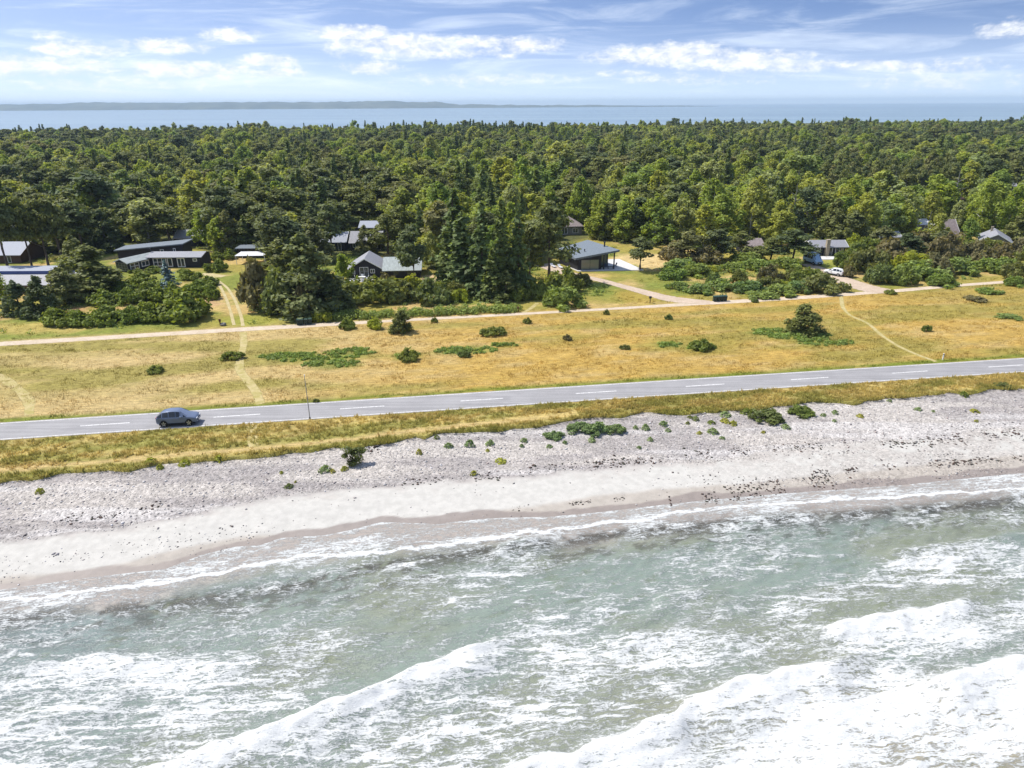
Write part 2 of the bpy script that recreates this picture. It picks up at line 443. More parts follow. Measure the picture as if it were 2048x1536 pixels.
# darker pebble bands
band = (1 - sstep(.2, 1.7, np.abs(d1 - 1.0))) * (1 - sstep(5, 30, BX)) * .7 + sstep(.46, .62, nb4) * (d1 > 1) * .75
bcol = lerp(bcol, shdark, np.clip(band * (.5 + nb2), 0, .85)[..., None])
right = sstep(8, 45, BX)
mixr = np.clip(right * sstep(.42, .6, nb1 * .5 + nb2 * .5) * (d1 < 1), 0, 1)
bcol = lerp(bcol, shingle * .95, (mixr * .75)[..., None])
dw = BY - sw + (fbm(BX * .12, BX * 0, 66, 3) - .5) * 2.2
bcol = lerp(bcol, wet, (1 - sstep(-.25, .5, dw + (nb2 - .5) * .4))[..., None] * .85)
swd = BY - wl - .9 - (fbm(BX * .22, BX * 0 + 5, 67, 3) - .3) * 1.7
bcol = lerp(bcol, wetdark, (1 - sstep(-.12, .12, swd))[..., None] * .9)
bcol = lerp(bcol, np.array((.5, .475, .455)), (sstep(.56, .7, fbm(BX * .05, BY * .55, 68, 3)) * (d1 > .5) * .6)[..., None])
bcol *= (1 + (.28 * (nb3 - .5)) * np.clip(.15 + sstep(-.3, .8, d1), 0, 1))[..., None]
wetA = 1 - sstep(-.2, .2, swd)
t = NT('shingle_and_sand')
p = t.pos(); col = t.attr('col').outputs['Color']; pe = t.attr('peb').outputs['Fac']; we = t.attr('wet').outputs['Fac']
vo = t.node('ShaderNodeTexVoronoi'); vo.inputs['Scale'].default_value = 5.0; t.link(p, vo.inputs['Vector'])
sepc = t.node('ShaderNodeSeparateColor'); t.link(vo.outputs['Color'], sepc.inputs[0])
f2 = t.noise(p, 3.2, 6, .75)
kk = t.math('MULTIPLY', t.maprange(sepc.outputs[0], 0, 1, .72, 1.22, smooth=False), t.maprange(f2, .3, .7, .84, 1.15))
kk = t.math('ADD', t.math('MULTIPLY', kk, pe), t.math('SUBTRACT', 1.0, pe))
fs = t.noise(p, 1.3, 6, .6)
kk = t.math('MULTIPLY', kk, t.maprange(fs, .3, .7, .92, 1.07))
comb = t.node('ShaderNodeCombineColor')
for i in range(3): t.link(kk, comb.inputs[i])
hb = t.math('MULTIPLY', t.math('ADD', t.math('MULTIPLY', vo.outputs['Distance'], -1.0), f2), pe)
hb = t.math('ADD', hb, t.math('MULTIPLY', fs, .05))
M['beach'] = t.done(t.pbsdf(t.mix(1.0, col, comb.outputs[0], 'MULTIPLY'), t.maprange(we, 0, 1, .9, .42), t.maprange(we, 0, 1, .15, .5), normal=t.bump(hb, .55, .09)))
pebA = np.clip(sstep(-.3, .8, d1) + mixr * .8, 0, 1)
beach = struct(mesh_np('beach', np.stack([BX, BY, BZ], -1).reshape(-1, 3), grid_faces(*BX.shape)[:, ::-1], [M['beach']], smooth=True,
                       attrs={'col': ('FLOAT_COLOR', bcol.reshape(-1, 3)), 'peb': ('FLOAT', pebA), 'wet': ('FLOAT', wetA)}))
def beach_z(x, y):
    wl_ = wline(x); tp = grass_edge(x)
    t_ = (y - wl_) / np.maximum(tp - wl_, 4)
    return ZS + np.where(t_ > 0, (-ZS - .28) * np.clip(t_, 0, 1.25) ** .9, (y - wl_) * .07) + (fbm(x * .1, y * .3, 61, 2) - .5) * .2 * np.clip(t_ * 3, 0, 1)

# ---- sea by the shore
sx = np.arange(-85, 100, .2); sy = np.concatenate([np.arange(4, 26, .5), np.arange(26, 72, .14)])
SX, SY = np.meshgrid(sx, sy)
SXr, SYr = SX * .93 + SY * .36, -SX * .36 + SY * .93        # wave-aligned (crests run ~21 degrees)
wl = wline(SX) + (fbm(SX * .8, SX * 0 + 8, 71, 3) - .5) * .7
sd = wl - SY                                                   # distance out from the water's edge
chop = (fbm(SXr * .35, SYr * .9, 72, 4) - .5) * .34 + (fbm(SXr * 1.0, SYr * 2.2, 73, 3) - .5) * .14
damp = sstep(.3, 6, sd)
SZ = ZS + .01 + chop * damp
n_big = fbm(SXr * .05, SYr * .09, 74, 4); n_mid = fbm(SXr * .16, SYr * .4, 75, 4); n_sml = fbm(SXr * .55, SYr * 1.5, 76, 3)
cov = .26 + .18 * sstep(.36, .66, n_mid) + .3 * (n_sml - .5)
outw = sstep(12, 24, sd)
n_st = 1 - np.abs(2 * fbm(SX * .13 + 3 * n_big, SY * 1.25, 171, 3) - 1)
cov += .3 * sstep(.86, .99, n_st) * sstep(6, 9, sd) * sstep(.35, .6, fbm(SX * .1, SY * .25, 172, 3))
cov += outw * (.12 + .2 * sstep(.36, .62, n_big))
cov += .12 * sstep(-12, -38, SX) * sstep(7, 14, sd)
crests = [  # photo polyline, height, foam behind, tail length, front white
    ([(150, 1600), (310, 1536), (450, 1490), (520, 1468), (640, 1424), (720, 1392), (860, 1332), (920, 1304), (985, 1282), (1055, 1268)], .85, .52, 12, .94),
    ([(900, 1590), (1040, 1536), (1140, 1508), (1350, 1440), (1372, 1412), (1460, 1372), (1530, 1358), (1620, 1338), (1740, 1304)], .95, .5, 15, .94),
    ([(1618, 1285), (1635, 1262), (1680, 1250), (1750, 1240), (1850, 1218), (1925, 1203), (1990, 1190)], .7, .5, 9, .95),
    ([(1825, 1385), (1870, 1366), (1910, 1348), (1980, 1334), (2060, 1320), (2200, 1290)], .8, .62, 8, .97),
    ([(1296, 1222), (1330, 1196), (1400, 1180), (1450, 1178), (1500, 1190)], .45, .34, 5, .4),
    ([(1740, 1116), (1790, 1104), (1850, 1100), (1900, 1090), (2060, 1060)], .45, .4, 6, .45),
    ([(636, 1158), (660, 1140), (700, 1130), (745, 1128)], .3, .1, 2, .5),
    ([(752, 1140), (790, 1126), (858, 1122)], .3, .2, 2.5, .6),
    ([(980, 1106), (1000, 1092), (1045, 1080), (1100, 1074)], .35, .1, 2, .5),
    ([(0, 1336), (120, 1322), (200, 1316), (300, 1318), (420, 1322), (600, 1312)], .3, .55, 9, .6),
    ([(-100, 1460), (60, 1440), (150, 1430), (260, 1405)], .3, .6, 10, .55),
    ([(400, 1285), (520, 1268), (680, 1262), (820, 1258)], .22, .3, 5, .4),
    ([(1200, 1270), (1320, 1268), (1420, 1262), (1500, 1280)], .3, .5, 9, .3),
]
cr_cov = np.zeros_like(SX)
for i, (pts, A, back, tail, fw) in enumerate(crests):
    A = A * .8
    f = line_fn(pts, ZS + A * .7)
    xs_ = SX + (fbm(SX * .5, SY * .5, 90 + i, 2) - .5) * .8
    s = (SY - f(xs_) + (fbm(SX * .6, SX * 0 + i, 80 + i, 3) - .5) * .8) * .9
    L = f.x1 - f.x0
    fade = sstep(f.x0 - .5, f.x0 + min(3, L * .25), SX) * (1 - sstep(f.x1 - min(5, L * .35), f.x1 + .5, SX))
    wn = .45 + 1.1 * fbm(SX * .35, SY * .35, 100 + i, 3)
    hgt = A * wn * fade * np.where(s > 0, np.exp(-(s / (.35 + .3 * A)) ** 2), np.exp(-(np.abs(s) / (1.0 + 1.6 * A)) ** 1.5))
    SZ += hgt * (1 + .14 * (fbm(SX * 3.2, SY * 3.2, 120 + i, 4) - .5))
    wid = .25 + 1.0 * A * wn
    roller = (.76 + .5 * (n_sml - .3)) * fade * fw * np.where(s > 0, 1 - sstep(.15, .2 + .9 * A, s), 1 - sstep(wid * .7, wid * 2.0, -s))
    trail = np.where(s < 0, np.exp(-np.abs(s) / tail), 0) * back * fade * (.55 + .9 * n_mid)
    cov = cov * (1 - .42 * fade * fw * np.exp(-((s - 1.3) / 1.3) ** 2))
    cr_cov = np.maximum(cr_cov, np.maximum(roller, trail))
cov = np.maximum(cov, cr_cov) + .25 * np.minimum(cov, cr_cov)
# swash: lacy foam on the wet sand and the white lines of the last wave
shallow = 1 - sstep(2.0, 5.5, sd)
rt = sstep(5, 35, SX)
lace = .36 + .36 * (n_sml - .5) + .2 * sstep(.42, .62, n_mid)
cov = lerp(cov, lace, shallow)
da = SY - foam_a(SX) + (fbm(SX * .7, SX * 0, 78, 3) - .5) * .9
db = SY - foam_b(SX) + (fbm(SX * .7, SX * 0 + 2, 79, 3) - .5) * .9
cov = np.maximum(cov, (1 - sstep(.03, .5, np.abs(da + .5 * (n_mid - .5)) * (.75 - .3 * (n_big - .5)))) * (.74 + .5 * (n_sml - .3)))
cov = np.maximum(cov, (1 - sstep(.03, .34, np.abs(db + .4 * (n_mid - .5)))) * (.5 + .5 * (n_sml - .3)) * (1 - sstep(2, 6, SX)))
cov = np.maximum(cov, rt * (1 - sstep(.3, 1.5, np.abs(sd - 1.2))) * (.3 + .5 * n_sml))
cov = np.maximum(cov, (1 - sstep(.06, .3, sd)) * .55)
# colours of the water body
deep = np.array((.195, .238, .2)); deep2 = np.array((.205, .225, .165)); sandy = np.array((.34, .295, .255)); brownish = np.array((.30, .27, .19)); weedc = np.array((.05, .044, .03))
wc = lerp(deep, deep2, sstep(.4, .65, fbm(SXr * .12, SYr * .2, 141, 3))[..., None])
lw = 1 - sstep(-40, -15, SX)
wc = lerp(wc, np.array((.15, .2, .21)), (lw * .6)[..., None])
brx, bry = G(1850, 1480, ZS)
bm = np.exp(-(((SX - brx) / 14) ** 2 + ((SY - bry) / 4.5) ** 2)) * sstep(.35, .6, n_mid + .15)
wc = lerp(wc, brownish, np.clip(bm * 1.2, 0, 1)[..., None])
wc = lerp(wc, sandy, (1 - sstep(2.6, 6.0, sd + (n_mid - .5) * 3))[..., None])
dwd = SY - weed(SX)
wband = np.exp(-(np.where(dwd > 0, dwd / .9, dwd / 1.6)) ** 2) * sstep(.4, .58, .55 * fbm(SXr * .4, SYr * 1.0, 151, 4) + .45 * fbm(SX * 1.6, SY * 1.9, 153, 3) + .05 + .05 * rt)
wband = np.maximum(wband, .8 * np.exp(-((dwd + 1.2) / 2.6) ** 2) * sstep(.5, .62, fbm(SXr * .9, SYr * 1.6, 152, 4)))
wc = lerp(wc, weedc, np.clip(wband * .9, 0, .92)[..., None])
spots = sstep(.62, .75, fbm(SXr * .7, SYr * 1.3, 161, 4)) * (sd > 6) * .35
wc = lerp(wc, np.array((.12, .14, .06)), spots[..., None])
cov = cov + wband * (.6 * (fbm(SX * 1.3, SY * 1.7, 155, 3) - .55))
t = NT('green_surf_water')
p = t.pos(); wcol = t.attr('col').outputs['Color']; cv = t.attr('cov').outputs['Fac']
m1 = t.mapping(p, (0, 0, -.34), (.42, 1.0, .5)); m2 = t.mapping(p, (0, 0, -.2), (.75, 1.15, .6))
warp = t.node('ShaderNodeTexNoise'); t.link(p, warp.inputs['Vector']); warp.inputs['Scale'].default_value = .8; warp.inputs['Detail'].default_value = 3
wv = t.node('ShaderNodeVectorMath', operation='MULTIPLY_ADD'); t.link(warp.outputs['Color'], wv.inputs[0]); wv.inputs[1].default_value = (.9, .9, 0); t.link(m2, wv.inputs[2])
a1 = t.noise(m1, 2.1, 8, .72, .5)
st = t.noise(t.mapping(wv.outputs[0], (0, 0, -.1), (.3, 2.3, 1)), 1.7, 6, .64, .7)
rid = t.math('SUBTRACT', 1.0, t.math('MULTIPLY', t.math('ABSOLUTE', t.math('SUBTRACT', st, .5)), 7.0), clamp=True)
def lace(vec, sc):
    n = t.node('ShaderNodeTexVoronoi', feature='DISTANCE_TO_EDGE'); t.link(vec, n.inputs['Vector']); n.inputs['Scale'].default_value = sc
    return t.math('SUBTRACT', 1.0, t.math('MULTIPLY', n.outputs['Distance'], 3.6), clamp=True)
l1 = lace(wv.outputs[0], 1.7); l2 = lace(wv.outputs[0], 4.6)
a3 = t.noise(m1, 10.0, 5, .78, .4)
valn = t.math('ADD', t.math('ADD', t.math('MULTIPLY', a1, .36), t.math('MULTIPLY', rid, .22)), t.math('ADD', t.math('MULTIPLY', l1, .1), t.math('ADD', t.math('MULTIPLY', l2, .1), t.math('MULTIPLY', a3, .3))))
thr = t.maprange(cv, 0, 1, .80, .30, smooth=False)
fm = t.maprange(t.math('SUBTRACT', valn, thr), -.095, .12)
fcol = t.mix(t.math('MULTIPLY', t.maprange(a3, .25, .65, .45, 1), t.maprange(cv, .15, .95, .25, 1.0)), (.4, .42, .405), (.63, .63, .615))
colr = t.mix(fm, wcol, fcol)
hgt = t.math('ADD', t.math('MULTIPLY', a1, .5), t.math('ADD', t.math('MULTIPLY', a3, .3), t.math('MULTIPLY', fm, .35)))
M['sea'] = t.done(t.pbsdf(colr, t.maprange(fm, 0, 1, .3, .8), .35, normal=t.bump(hgt, .8, .16)))
sea = struct(mesh_np('sea', np.stack([SX, SY, SZ], -1).reshape(-1, 3), grid_faces(*SX.shape), [M['sea']], smooth=True,
                     attrs={'col': ('FLOAT_COLOR', wc.reshape(-1, 3)), 'cov': ('FLOAT', np.clip(cov, 0, 1))}))

# ---- open water out to the horizon
t = NT('open_sea_water')
p = t.pos()
f1 = t.noise(t.mapping(p, (0, 0, .5), (.02, .05, 1)), 1.0, 6, .7); f2 = t.noise(t.mapping(p, (0, 0, .3), (.0006, .004, 1)), 1.0, 4, .6)
caps = t.maprange(f1, .62, .7, 0, .75)
wcl = t.mix(t.maprange(f2, .35, .65), (.15, .22, .27), (.22, .3, .34))
M['opensea'] = t.done(t.pbsdf(t.mix(caps, wcl, (.7, .73, .75)), .3, .5, normal=t.bump(f1, .35, 1.5)))
R = 26000
nseg = 96
ov = [(0, 600, ZS - .9)] + [(r * math.sin(2 * PI * k / nseg), r * math.cos(2 * PI * k / nseg), ZS - .9) for r in (1500, 6000, R) for k in range(nseg)]
of3 = np.array([(0, 1 + (k + 1) % nseg, 1 + k) for k in range(nseg)])
of4 = np.array([(1 + q * nseg + k, 1 + q * nseg + (k + 1) % nseg, 1 + (q + 1) * nseg + (k + 1) % nseg, 1 + (q + 1) * nseg + k) for q in range(2) for k in range(nseg)])
struct(mesh_np('open_sea', np.array(ov), [of3, of4], [M['opensea']]))

# ---- far coast
t = NT('far_wooded_coast')
f = t.noise(t.pos(), .004, 5, .6)
M['coast'] = t.done(t.pbsdf(t.mix(t.maprange(f, .35, .65), (.045, .065, .055), (.11, .125, .09)), .95, .1))
cx = np.arange(-11500, 2600, 45.0)
cpx = 1024 + cx / 9200 * FPX * 1.075
hp = np.interp(cpx, [-900, 0, 120, 200, 330, 420, 480, 600, 700, 780, 850, 900, 1000, 1100, 1220, 1300, 1500], [80, 72, 88, 86, 84, 82, 78, 86, 82, 88, 72, 44, 26, 22, 16, 6, 2])
hp = hp * (.9 + .2 * fbm(cx * .003, cx * 0, 5, 3)) + 16 * (fbm(cx * .02, cx * 0, 6, 3) - .5) * np.clip(hp / 40, 0, 1)
rows = [(-30, -4), (60, .28), (420, .75), (900, 1.0), (1700, .8), (2800, -4)]
cv_, ny = [], len(rows)
for (dy, hf) in rows:
    for x_, h_ in zip(cx, hp):
        n = (fbm(np.array([x_ * .006]), np.array([dy * .01]), 8, 3)[0] - .5)
        cv_.append((x_, 9200 + dy + 150 * n, max(-6, h_ * hf + 26 * n * hf) if hf > 0 else -6))
struct(mesh_np('hills', np.array(cv_), grid_faces(ny, len(cx)), [M['coast']], smooth=True))

# ---- ribbons: road, gravel tracks, footpaths
def ribbon_xy(pts, wid, step=.8, wob=0.0, seed=0):
    pts = np.array(pts, float)
    seg = np.r_[0, np.cumsum(np.hypot(*np.diff(pts, axis=0).T))]
    n = max(4, int(seg[-1] / step)); s = np.linspace(0, seg[-1], n)
    # smooth by corner-cutting interpolation
    x = np.interp(s, seg, pts[:, 0]); y = np.interp(s, seg, pts[:, 1])
    k = np.ones(5) / 5
    for _ in range(3):
        x[2:-2] = np.convolve(x, k, 'same')[2:-2]; y[2:-2] = np.convolve(y, k, 'same')[2:-2]
    w = np.interp(s, seg, wid) if hasattr(wid, '__len__') else np.full(n, wid)
    w = w * (1 + wob * (fbm(s * .35, s * 0, seed, 3) - .5) * 2)
    tx, ty = np.gradient(x), np.gradient(y); l = np.hypot(tx, ty); nx, ny = -ty / l, tx / l
    return x, y, nx, ny, w, s

def ribbon(name, pts, wid, z, mat, wob=0.0, seed=0, step=.8, parent=None):
    x, y, nx, ny, w, s = ribbon_xy(pts, wid, step, wob, seed)
    rows = []; ed = []
    for q, e in ((-.5, 0), (-.3, 1), (0, 1), (.3, 1), (.5, 0)):
        rows.append(np.stack([x + nx * w * q, y + ny * w * q, np.full_like(x, z)], -1)); ed.append(np.full(len(x), e, float))
    v = np.concatenate(rows)
    return mesh_np(name, v, grid_faces(5, len(x))[:, ::1], [mat], parent=parent, attrs={'edge': ('FLOAT', np.concatenate(ed))})

def ragged(name, c1, c2, rough=.95, nscale=2.0, soft=.55):
    t = NT(name); p = t.pos()
    f = t.noise(p, nscale, 5, .65); f2 = t.noise(p, .45, 3, .6)
    col = t.mix(t.maprange(t.math('ADD', t.math('MULTIPLY', f, .6), t.math('MULTIPLY', f2, .4)), .38, .62), c1, c2)
    b = t.pbsdf(col, rough, .1, normal=t.bump(f, .5, .05))
    e = t.attr('edge').outputs['Fac']
    a = t.maprange(t.math('ADD', e, t.math('MULTIPLY', t.math('SUBTRACT', f, .5), 1.6)), soft - .2, soft + .15)
    tr = t.node('ShaderNodeBsdfTransparent'); mx = t.node('ShaderNodeMixShader')
    t.link(a, mx.inputs[0]); t.link(tr.outputs[0], mx.inputs[1]); t.link(b.outputs[0], mx.inputs[2])
    return t.done(mx)

M['gravel'] = ragged('pale_gravel', (.56, .46, .36), (.44, .36, .26), soft=.35)
M['drive'] = ragged('driveway_gravel', (.5, .4, .31), (.41, .32, .24), soft=.25)
M['trod'] = ragged('trodden_grass', (.45, .37, .19), (.33, .28, .1), soft=.55, nscale=1.4)
M['rut'] = ragged('sandy_wheel_rut', (.48, .4, .24), (.38, .32, .15), soft=.7)

t = NT('worn_asphalt')
p = t.pos()
f1 = t.noise(t.mapping(p, (0, 0, -.147), (.05, 1.6, 1)), 1.0, 4, .6); f2 = t.noise(p, 12, 4, .7); f3 = t.noise(p, .3, 4, .6)
k = t.math('MULTIPLY', t.math('MULTIPLY', t.maprange(f1, .35, .65, .9, 1.08), t.maprange(f2, .3, .7, .9, 1.1)), t.maprange(f3, .35, .65, .95, 1.05))
comb = t.node('ShaderNodeCombineColor')
for i, q in enumerate((.275, .267, .268)): t.link(t.math('MULTIPLY', k, q), comb.inputs[i])
ed_ = t.math('ADD', t.attr('edge').outputs['Fac'], t.math('MULTIPLY', t.math('SUBTRACT', t.noise(p, .9, 5, .7), .5), .9))
f4 = t.noise(t.mapping(p, (0, 0, -.147), (.16, .5, 1)), 1.0, 3, .5)
acol = t.mix(t.maprange(f4, .6, .66, 0, .35), comb.outputs[0], (.2, .195, .2))
acol = t.mix(t.maprange(ed_, -.1, .28, .75, 0), acol, (.36, .31, .22))
M['asphalt'] = t.done(t.pbsdf(acol, .75, .25, normal=t.bump(f2, .3, .02)))
t = NT('worn_white_road_paint'); f = t.noise(t.pos(), 5, 5, .7)
M['roadpaint'] = t.done(t.pbsdf(t.mix(t.maprange(f, .35, .6), (.42, .41, .41), (.78, .77, .75)), .7, .2))

rx = np.linspace(-170, 190, 73)
rc = [(x, float((road_far(x) + road_near(x)) / 2)) for x in rx]
cyf = lambda x: (road_far(x) + road_near(x)) / 2
# smooth centre line: quadratic fit
cf = np.polyfit(np.linspace(-60, 74, 60), cyf(np.linspace(-60, 74, 60)), 2)
cy = lambda x: np.where(np.abs(x) < 90, np.polyval(cf, x), np.polyval(cf, np.sign(x) * 90) + (np.abs(x) - 90) * np.sign(x) * (np.polyval(np.polyder(cf), np.sign(x) * 90)))
wd = float(np.mean(road_far(np.linspace(-55, 70, 40)) - road_near(np.linspace(-55, 70, 40)))) * .988
rc = np.stack([rx, cy(rx)], -1)
road = struct(ribbon('road', rc, wd + .25, .03, M['asphalt'], step=2))
def offset_line(off, x0, x1, w, z, n=None):
    xx = np.linspace(x0, x1, n or max(3, int((x1 - x0) / 3)))
    yy = cy(xx); ty = np.gradient(yy, xx); l = np.sqrt(1 + ty ** 2)
    a = np.stack([xx - ty / l * (off - w / 2), yy + (off - w / 2) / l, xx * 0 + z], -1)
    b = np.stack([xx - ty / l * (off + w / 2), yy + (off + w / 2) / l, xx * 0 + z], -1)
    return np.concatenate([a, b]), grid_faces(2, len(xx))
for off in (-wd / 2 + .18, wd / 2 - .18):
    v, f = offset_line(off, -168, 188, .12, .034)
    struct(mesh_np('edge_line', v, f, [M['roadpaint']], parent=road))
vs, fs_, k0 = [], [], 0
d0 = 8.3
for i in range(-12, 12):
    x0 = d0 + i * 14.85; v, f = offset_line(0, x0, x0 + 5.4, .17, .034, 4)
    vs.append(v); fs_.append(f + k0); k0 += len(v)
struct(mesh_np('centre_line', np.concatenate(vs), np.concatenate(fs_), [M['roadpaint']], parent=road))

struct(ribbon('gravel_track', [G(x, y) for x, y in path_px], [2.6] * 5 + [1.7] * 3 + [2.4] * 4 + [2.0] * 3, .014, M['gravel'], .12, 3))
struct(ribbon('driveway', [G(*q) for q in ((1085, 528), (1120, 543), (1150, 550), (1200, 560), (1250, 574), (1310, 590), (1345, 600), (1420, 605))], [4.5, 4, 3.2, 2.8, 2.8, 3.6, 4.5, 3], .022, M['drive'], .1, 5))
struct(ribbon('driveway', [G(*q) for q in ((1612, 528), (1640, 538), (1668, 552), (1705, 568), (1745, 580), (1790, 584))], [3, 4, 5, 6, 6.5, 4], .022, M['drive'], .1, 6))
struct(ribbon('wheel_rut', [G(*q) for q in ((430, 556), (440, 572), (452, 596), (461, 622), (468, 650))], .75, .012, M['rut'], .2, 7))
struct(ribbon('wheel_rut', [G(*q) for q in ((424, 553), (455, 575), (470, 600), (482, 630), (486, 652))], .75, .016, M['rut'], .2, 8))
struct(ribbon('driveway', [G(*q) for q in ((405, 547), (425, 551), (448, 553))], 3, .02, M['rut'], .2, 9))
for pts, w_, sd_ in (([(486, 664), (488, 690), (480, 715), (478, 740), (496, 762), (512, 782), (521, 808)], 1.5, 11),
                     ([(1682, 592), (1685, 615), (1700, 632), (1735, 645), (1762, 670), (1795, 692), (1835, 710), (1872, 723)], .8, 12),
                     ([(-20, 744), (15, 762), (45, 785), (60, 805), (58, 830)], 1.6, 13),
                     ([(500, 846), (507, 860), (503, 880), (508, 893)], 1.3, 14), ([(1915, 750), (1932, 760), (1950, 772), (1968, 780)], 1.5, 15), ([(1040, 628), (1058, 620), (1075, 606)], 1.2, 16)):
    struct(ribbon('footpath', [G(*q) for q in pts], w_, .01, M['trod'], .3, sd_, step=.5))

# ================================================================== STUFF: grass, pebbles, seaweed
def tufts(name, px, py, hgt, spread, cols, nb=6, seed=0):
    r = np.random.default_rng(seed); n = len(px)
    a = r.uniform(0, 2 * PI, (n, nb)); lean = r.uniform(.15, .75, (n, nb)); h = hgt[:, None] * r.uniform(.6, 1.2, (n, nb))
    bx_ = px[:, None] + r.normal(0, 1, (n, nb)) * spread; by_ = py[:, None] + r.normal(0, 1, (n, nb)) * spread
    w = h * .11 + .016
    dx, dy = np.cos(a), np.sin(a)
    zb = np.zeros_like(h) - .02
    p0 = np.stack([bx_ - dy * w, by_ + dx * w, zb], -1); p1 = np.stack([bx_ + dy * w, by_ - dx * w, zb], -1)
    p2 = np.stack([bx_ + dx * lean * h, by_ + dy * lean * h, h], -1)
    v = np.stack([p0, p1, p2], 2).reshape(-1, 3)
    c = np.repeat((cols[:, None] * r.uniform(.75, 1.3, (n, nb, 1))).reshape(-1, 3), 3, 0)
    o = mesh_np(name, v, np.arange(len(v)).reshape(-1, 3), [M['grassblade']], attrs={'col': ('FLOAT_COLOR', c)})
    return struct(o, 'stuff')
t = NT('grass_blades'); col = t.attr('col').outputs['Color']
d = t.node('ShaderNodeBsdfDiffuse'); t.link(col, d.inputs[0]); tr = t.node('ShaderNodeBsdfTranslucent'); t.link(col, tr.inputs[0])
mx = t.node('ShaderNodeMixShader'); mx.inputs[0].default_value = .4; t.link(d.outputs[0], mx.inputs[1]); t.link(tr.outputs[0], mx.inputs[2])
M['grassblade'] = t.done(mx)

n = 15000
gx = RNG.uniform(-95, 110, n); lo = grass_edge(gx) + (fbm(gx * .3, gx * 0 + 3.3, 3, 4) - .5) * 3.6 - .25; hi = cy(gx) - wd / 2 * 1.01 - .25; u = RNG.uniform(0, 1, n)
gy = lo + u * (hi - lo)
ge = gy - grass_edge(gx); trk = (np.abs(ge - 1.7) < .7) & (gx < 8)
clmp = fbm(gx * .5, gy * .8, 201, 3)
keep = ~(trk & (RNG.uniform(0, 1, n) < .9)) & (clmp > .28)
gx, gy, clmp = gx[keep], gy[keep], clmp[keep]
gc = ground_color(gx, gy); gc = lerp(gc, np.array((.36, .29, .08)), RNG.uniform(0, .55, (len(gx), 1)))
tufts('verge_grass', gx, gy, .12 + .38 * np.clip(clmp - .25, 0, 1) + RNG.exponential(.05, len(gx)), .12, gc * 1.35, 10, 1)
n = 26000
gx = RNG.uniform(-120, 135, n); lo = cy(gx) + wd / 2 + .5; hi = path_line(gx) - 1.4; gy = lo + RNG.uniform(0, 1, n) ** 1.15 * (hi - lo)
clmp = fbm(gx * .25, gy * .6, 203, 3); keep = clmp > .36
gx, gy, clmp = gx[keep], gy[keep], clmp[keep]
for pts in ([(486, 664), (488, 690), (480, 715), (478, 740), (496, 762), (512, 782), (521, 808)], [(1682, 592), (1685, 615), (1700, 632), (1735, 645), (1762, 670), (1795, 692), (1835, 710), (1872, 723)]):
    w_ = np.array([G(*q) for q in pts]); fx = np.interp(-gy, -w_[:, 1], w_[:, 0]); k_ = np.abs(gx - fx) > .75
    gx, gy, clmp = gx[k_], gy[k_], clmp[k_]
gc = ground_color(gx, gy)
tufts('meadow_grass', gx, gy, .1 + .4 * np.clip(clmp - .3, 0, 1), .2, gc * 1.15, 6, 2)
n = 16000
gx = RNG.uniform(-150, 165, n); lo = path_line(gx) + 1.6; gy = lo + RNG.uniform(0, 1, n) * 42
clmp = fbm(gx * .3, gy * .4, 205, 3); keep = clmp > .45
gx, gy, clmp = gx[keep], gy[keep], clmp[keep]
gpx, gpy, _ = proj(gx, gy, gx * 0)
drv = (np.abs(gpx - np.interp(gpy, [528, 543, 550, 560, 574, 590, 600, 606], [1085, 1120, 1150, 1200, 1250, 1310, 1345, 1420])) < 60) | ((gpx > 405) & (gpx < 500) & (gpy > 540)) | ((gpx > 1600) & (gpx < 1800) & (gpy > 520)) | \
      ((gpx > 1120) & (gpx < 1300) & (gpy < 556)) | ((gpx > 215) & (gpx < 405) & (gpy < 550)) | ((gpx > 690) & (gpx < 840) & (gpy < 568))
gx, gy, clmp = gx[~drv], gy[~drv], clmp[~drv]
gc = ground_color(gx, gy)
tufts('garden_grass', gx, gy, .12 + .5 * np.clip(clmp - .35, 0, 1), .2, gc * 1.1, 6, 3)

def rocks(name, x, y, z, r, cols, mat, seed=0, flat=.6):
    rg = np.random.default_rng(seed); n = len(x)
    base = np.array([(1, 0, 0), (0, 1, 0), (-1, 0, 0), (0, -1, 0), (0, 0, 1), (0, 0, -1)], float)
    fc = np.array([(0, 1, 4), (1, 2, 4), (2, 3, 4), (3, 0, 4), (1, 0, 5), (2, 1, 5), (3, 2, 5), (0, 3, 5)])
    an = rg.uniform(0, 2 * PI, n); c, s = np.cos(an), np.sin(an)
    sc = rg.uniform(.6, 1.3, (n, 6, 1)) * base[None] * np.array((1, .75, flat))
    vx = sc[..., 0] * c[:, None] - sc[..., 1] * s[:, None]; vy = sc[..., 0] * s[:, None] + sc[..., 1] * c[:, None]
    v = np.stack([x[:, None] + vx * r[:, None], y[:, None] + vy * r[:, None], z[:, None] + sc[..., 2] * r[:, None]], -1).reshape(-1, 3)
    f = (np.arange(n)[:, None, None] * 6 + fc[None]).reshape(-1, 3)
    return struct(mesh_np(name, v, f, [mat], attrs={'col': ('FLOAT_COLOR', np.repeat(cols, 6, 0))}), 'stuff')
t = NT('beach_pebbles'); col = t.attr('col').outputs['Color']; M['pebble'] = t.done(t.pbsdf(col, .7, .25))
n = 38000
qx = RNG.uniform(-90, 108, n); tp = grass_edge(qx); wlq = wline(qx); qy = wlq - .3 + RNG.uniform(0, 1, n) * (tp - wlq + .4)
dq = qy - peb_sand(qx) + (fbm(qx * .18, qy * .5, 62, 4) - .5) * 3
sparse = fbm(qx * .12, qy * .5, 211, 3)
rgt = sstep(8, 40, qx)
pr = np.where(dq > .2, .85, .03 + .25 * sstep(.5, .7, sparse) * (1 - sstep(-35, -10, qx)) + rgt * .85 * sstep(.36, .56, sparse))
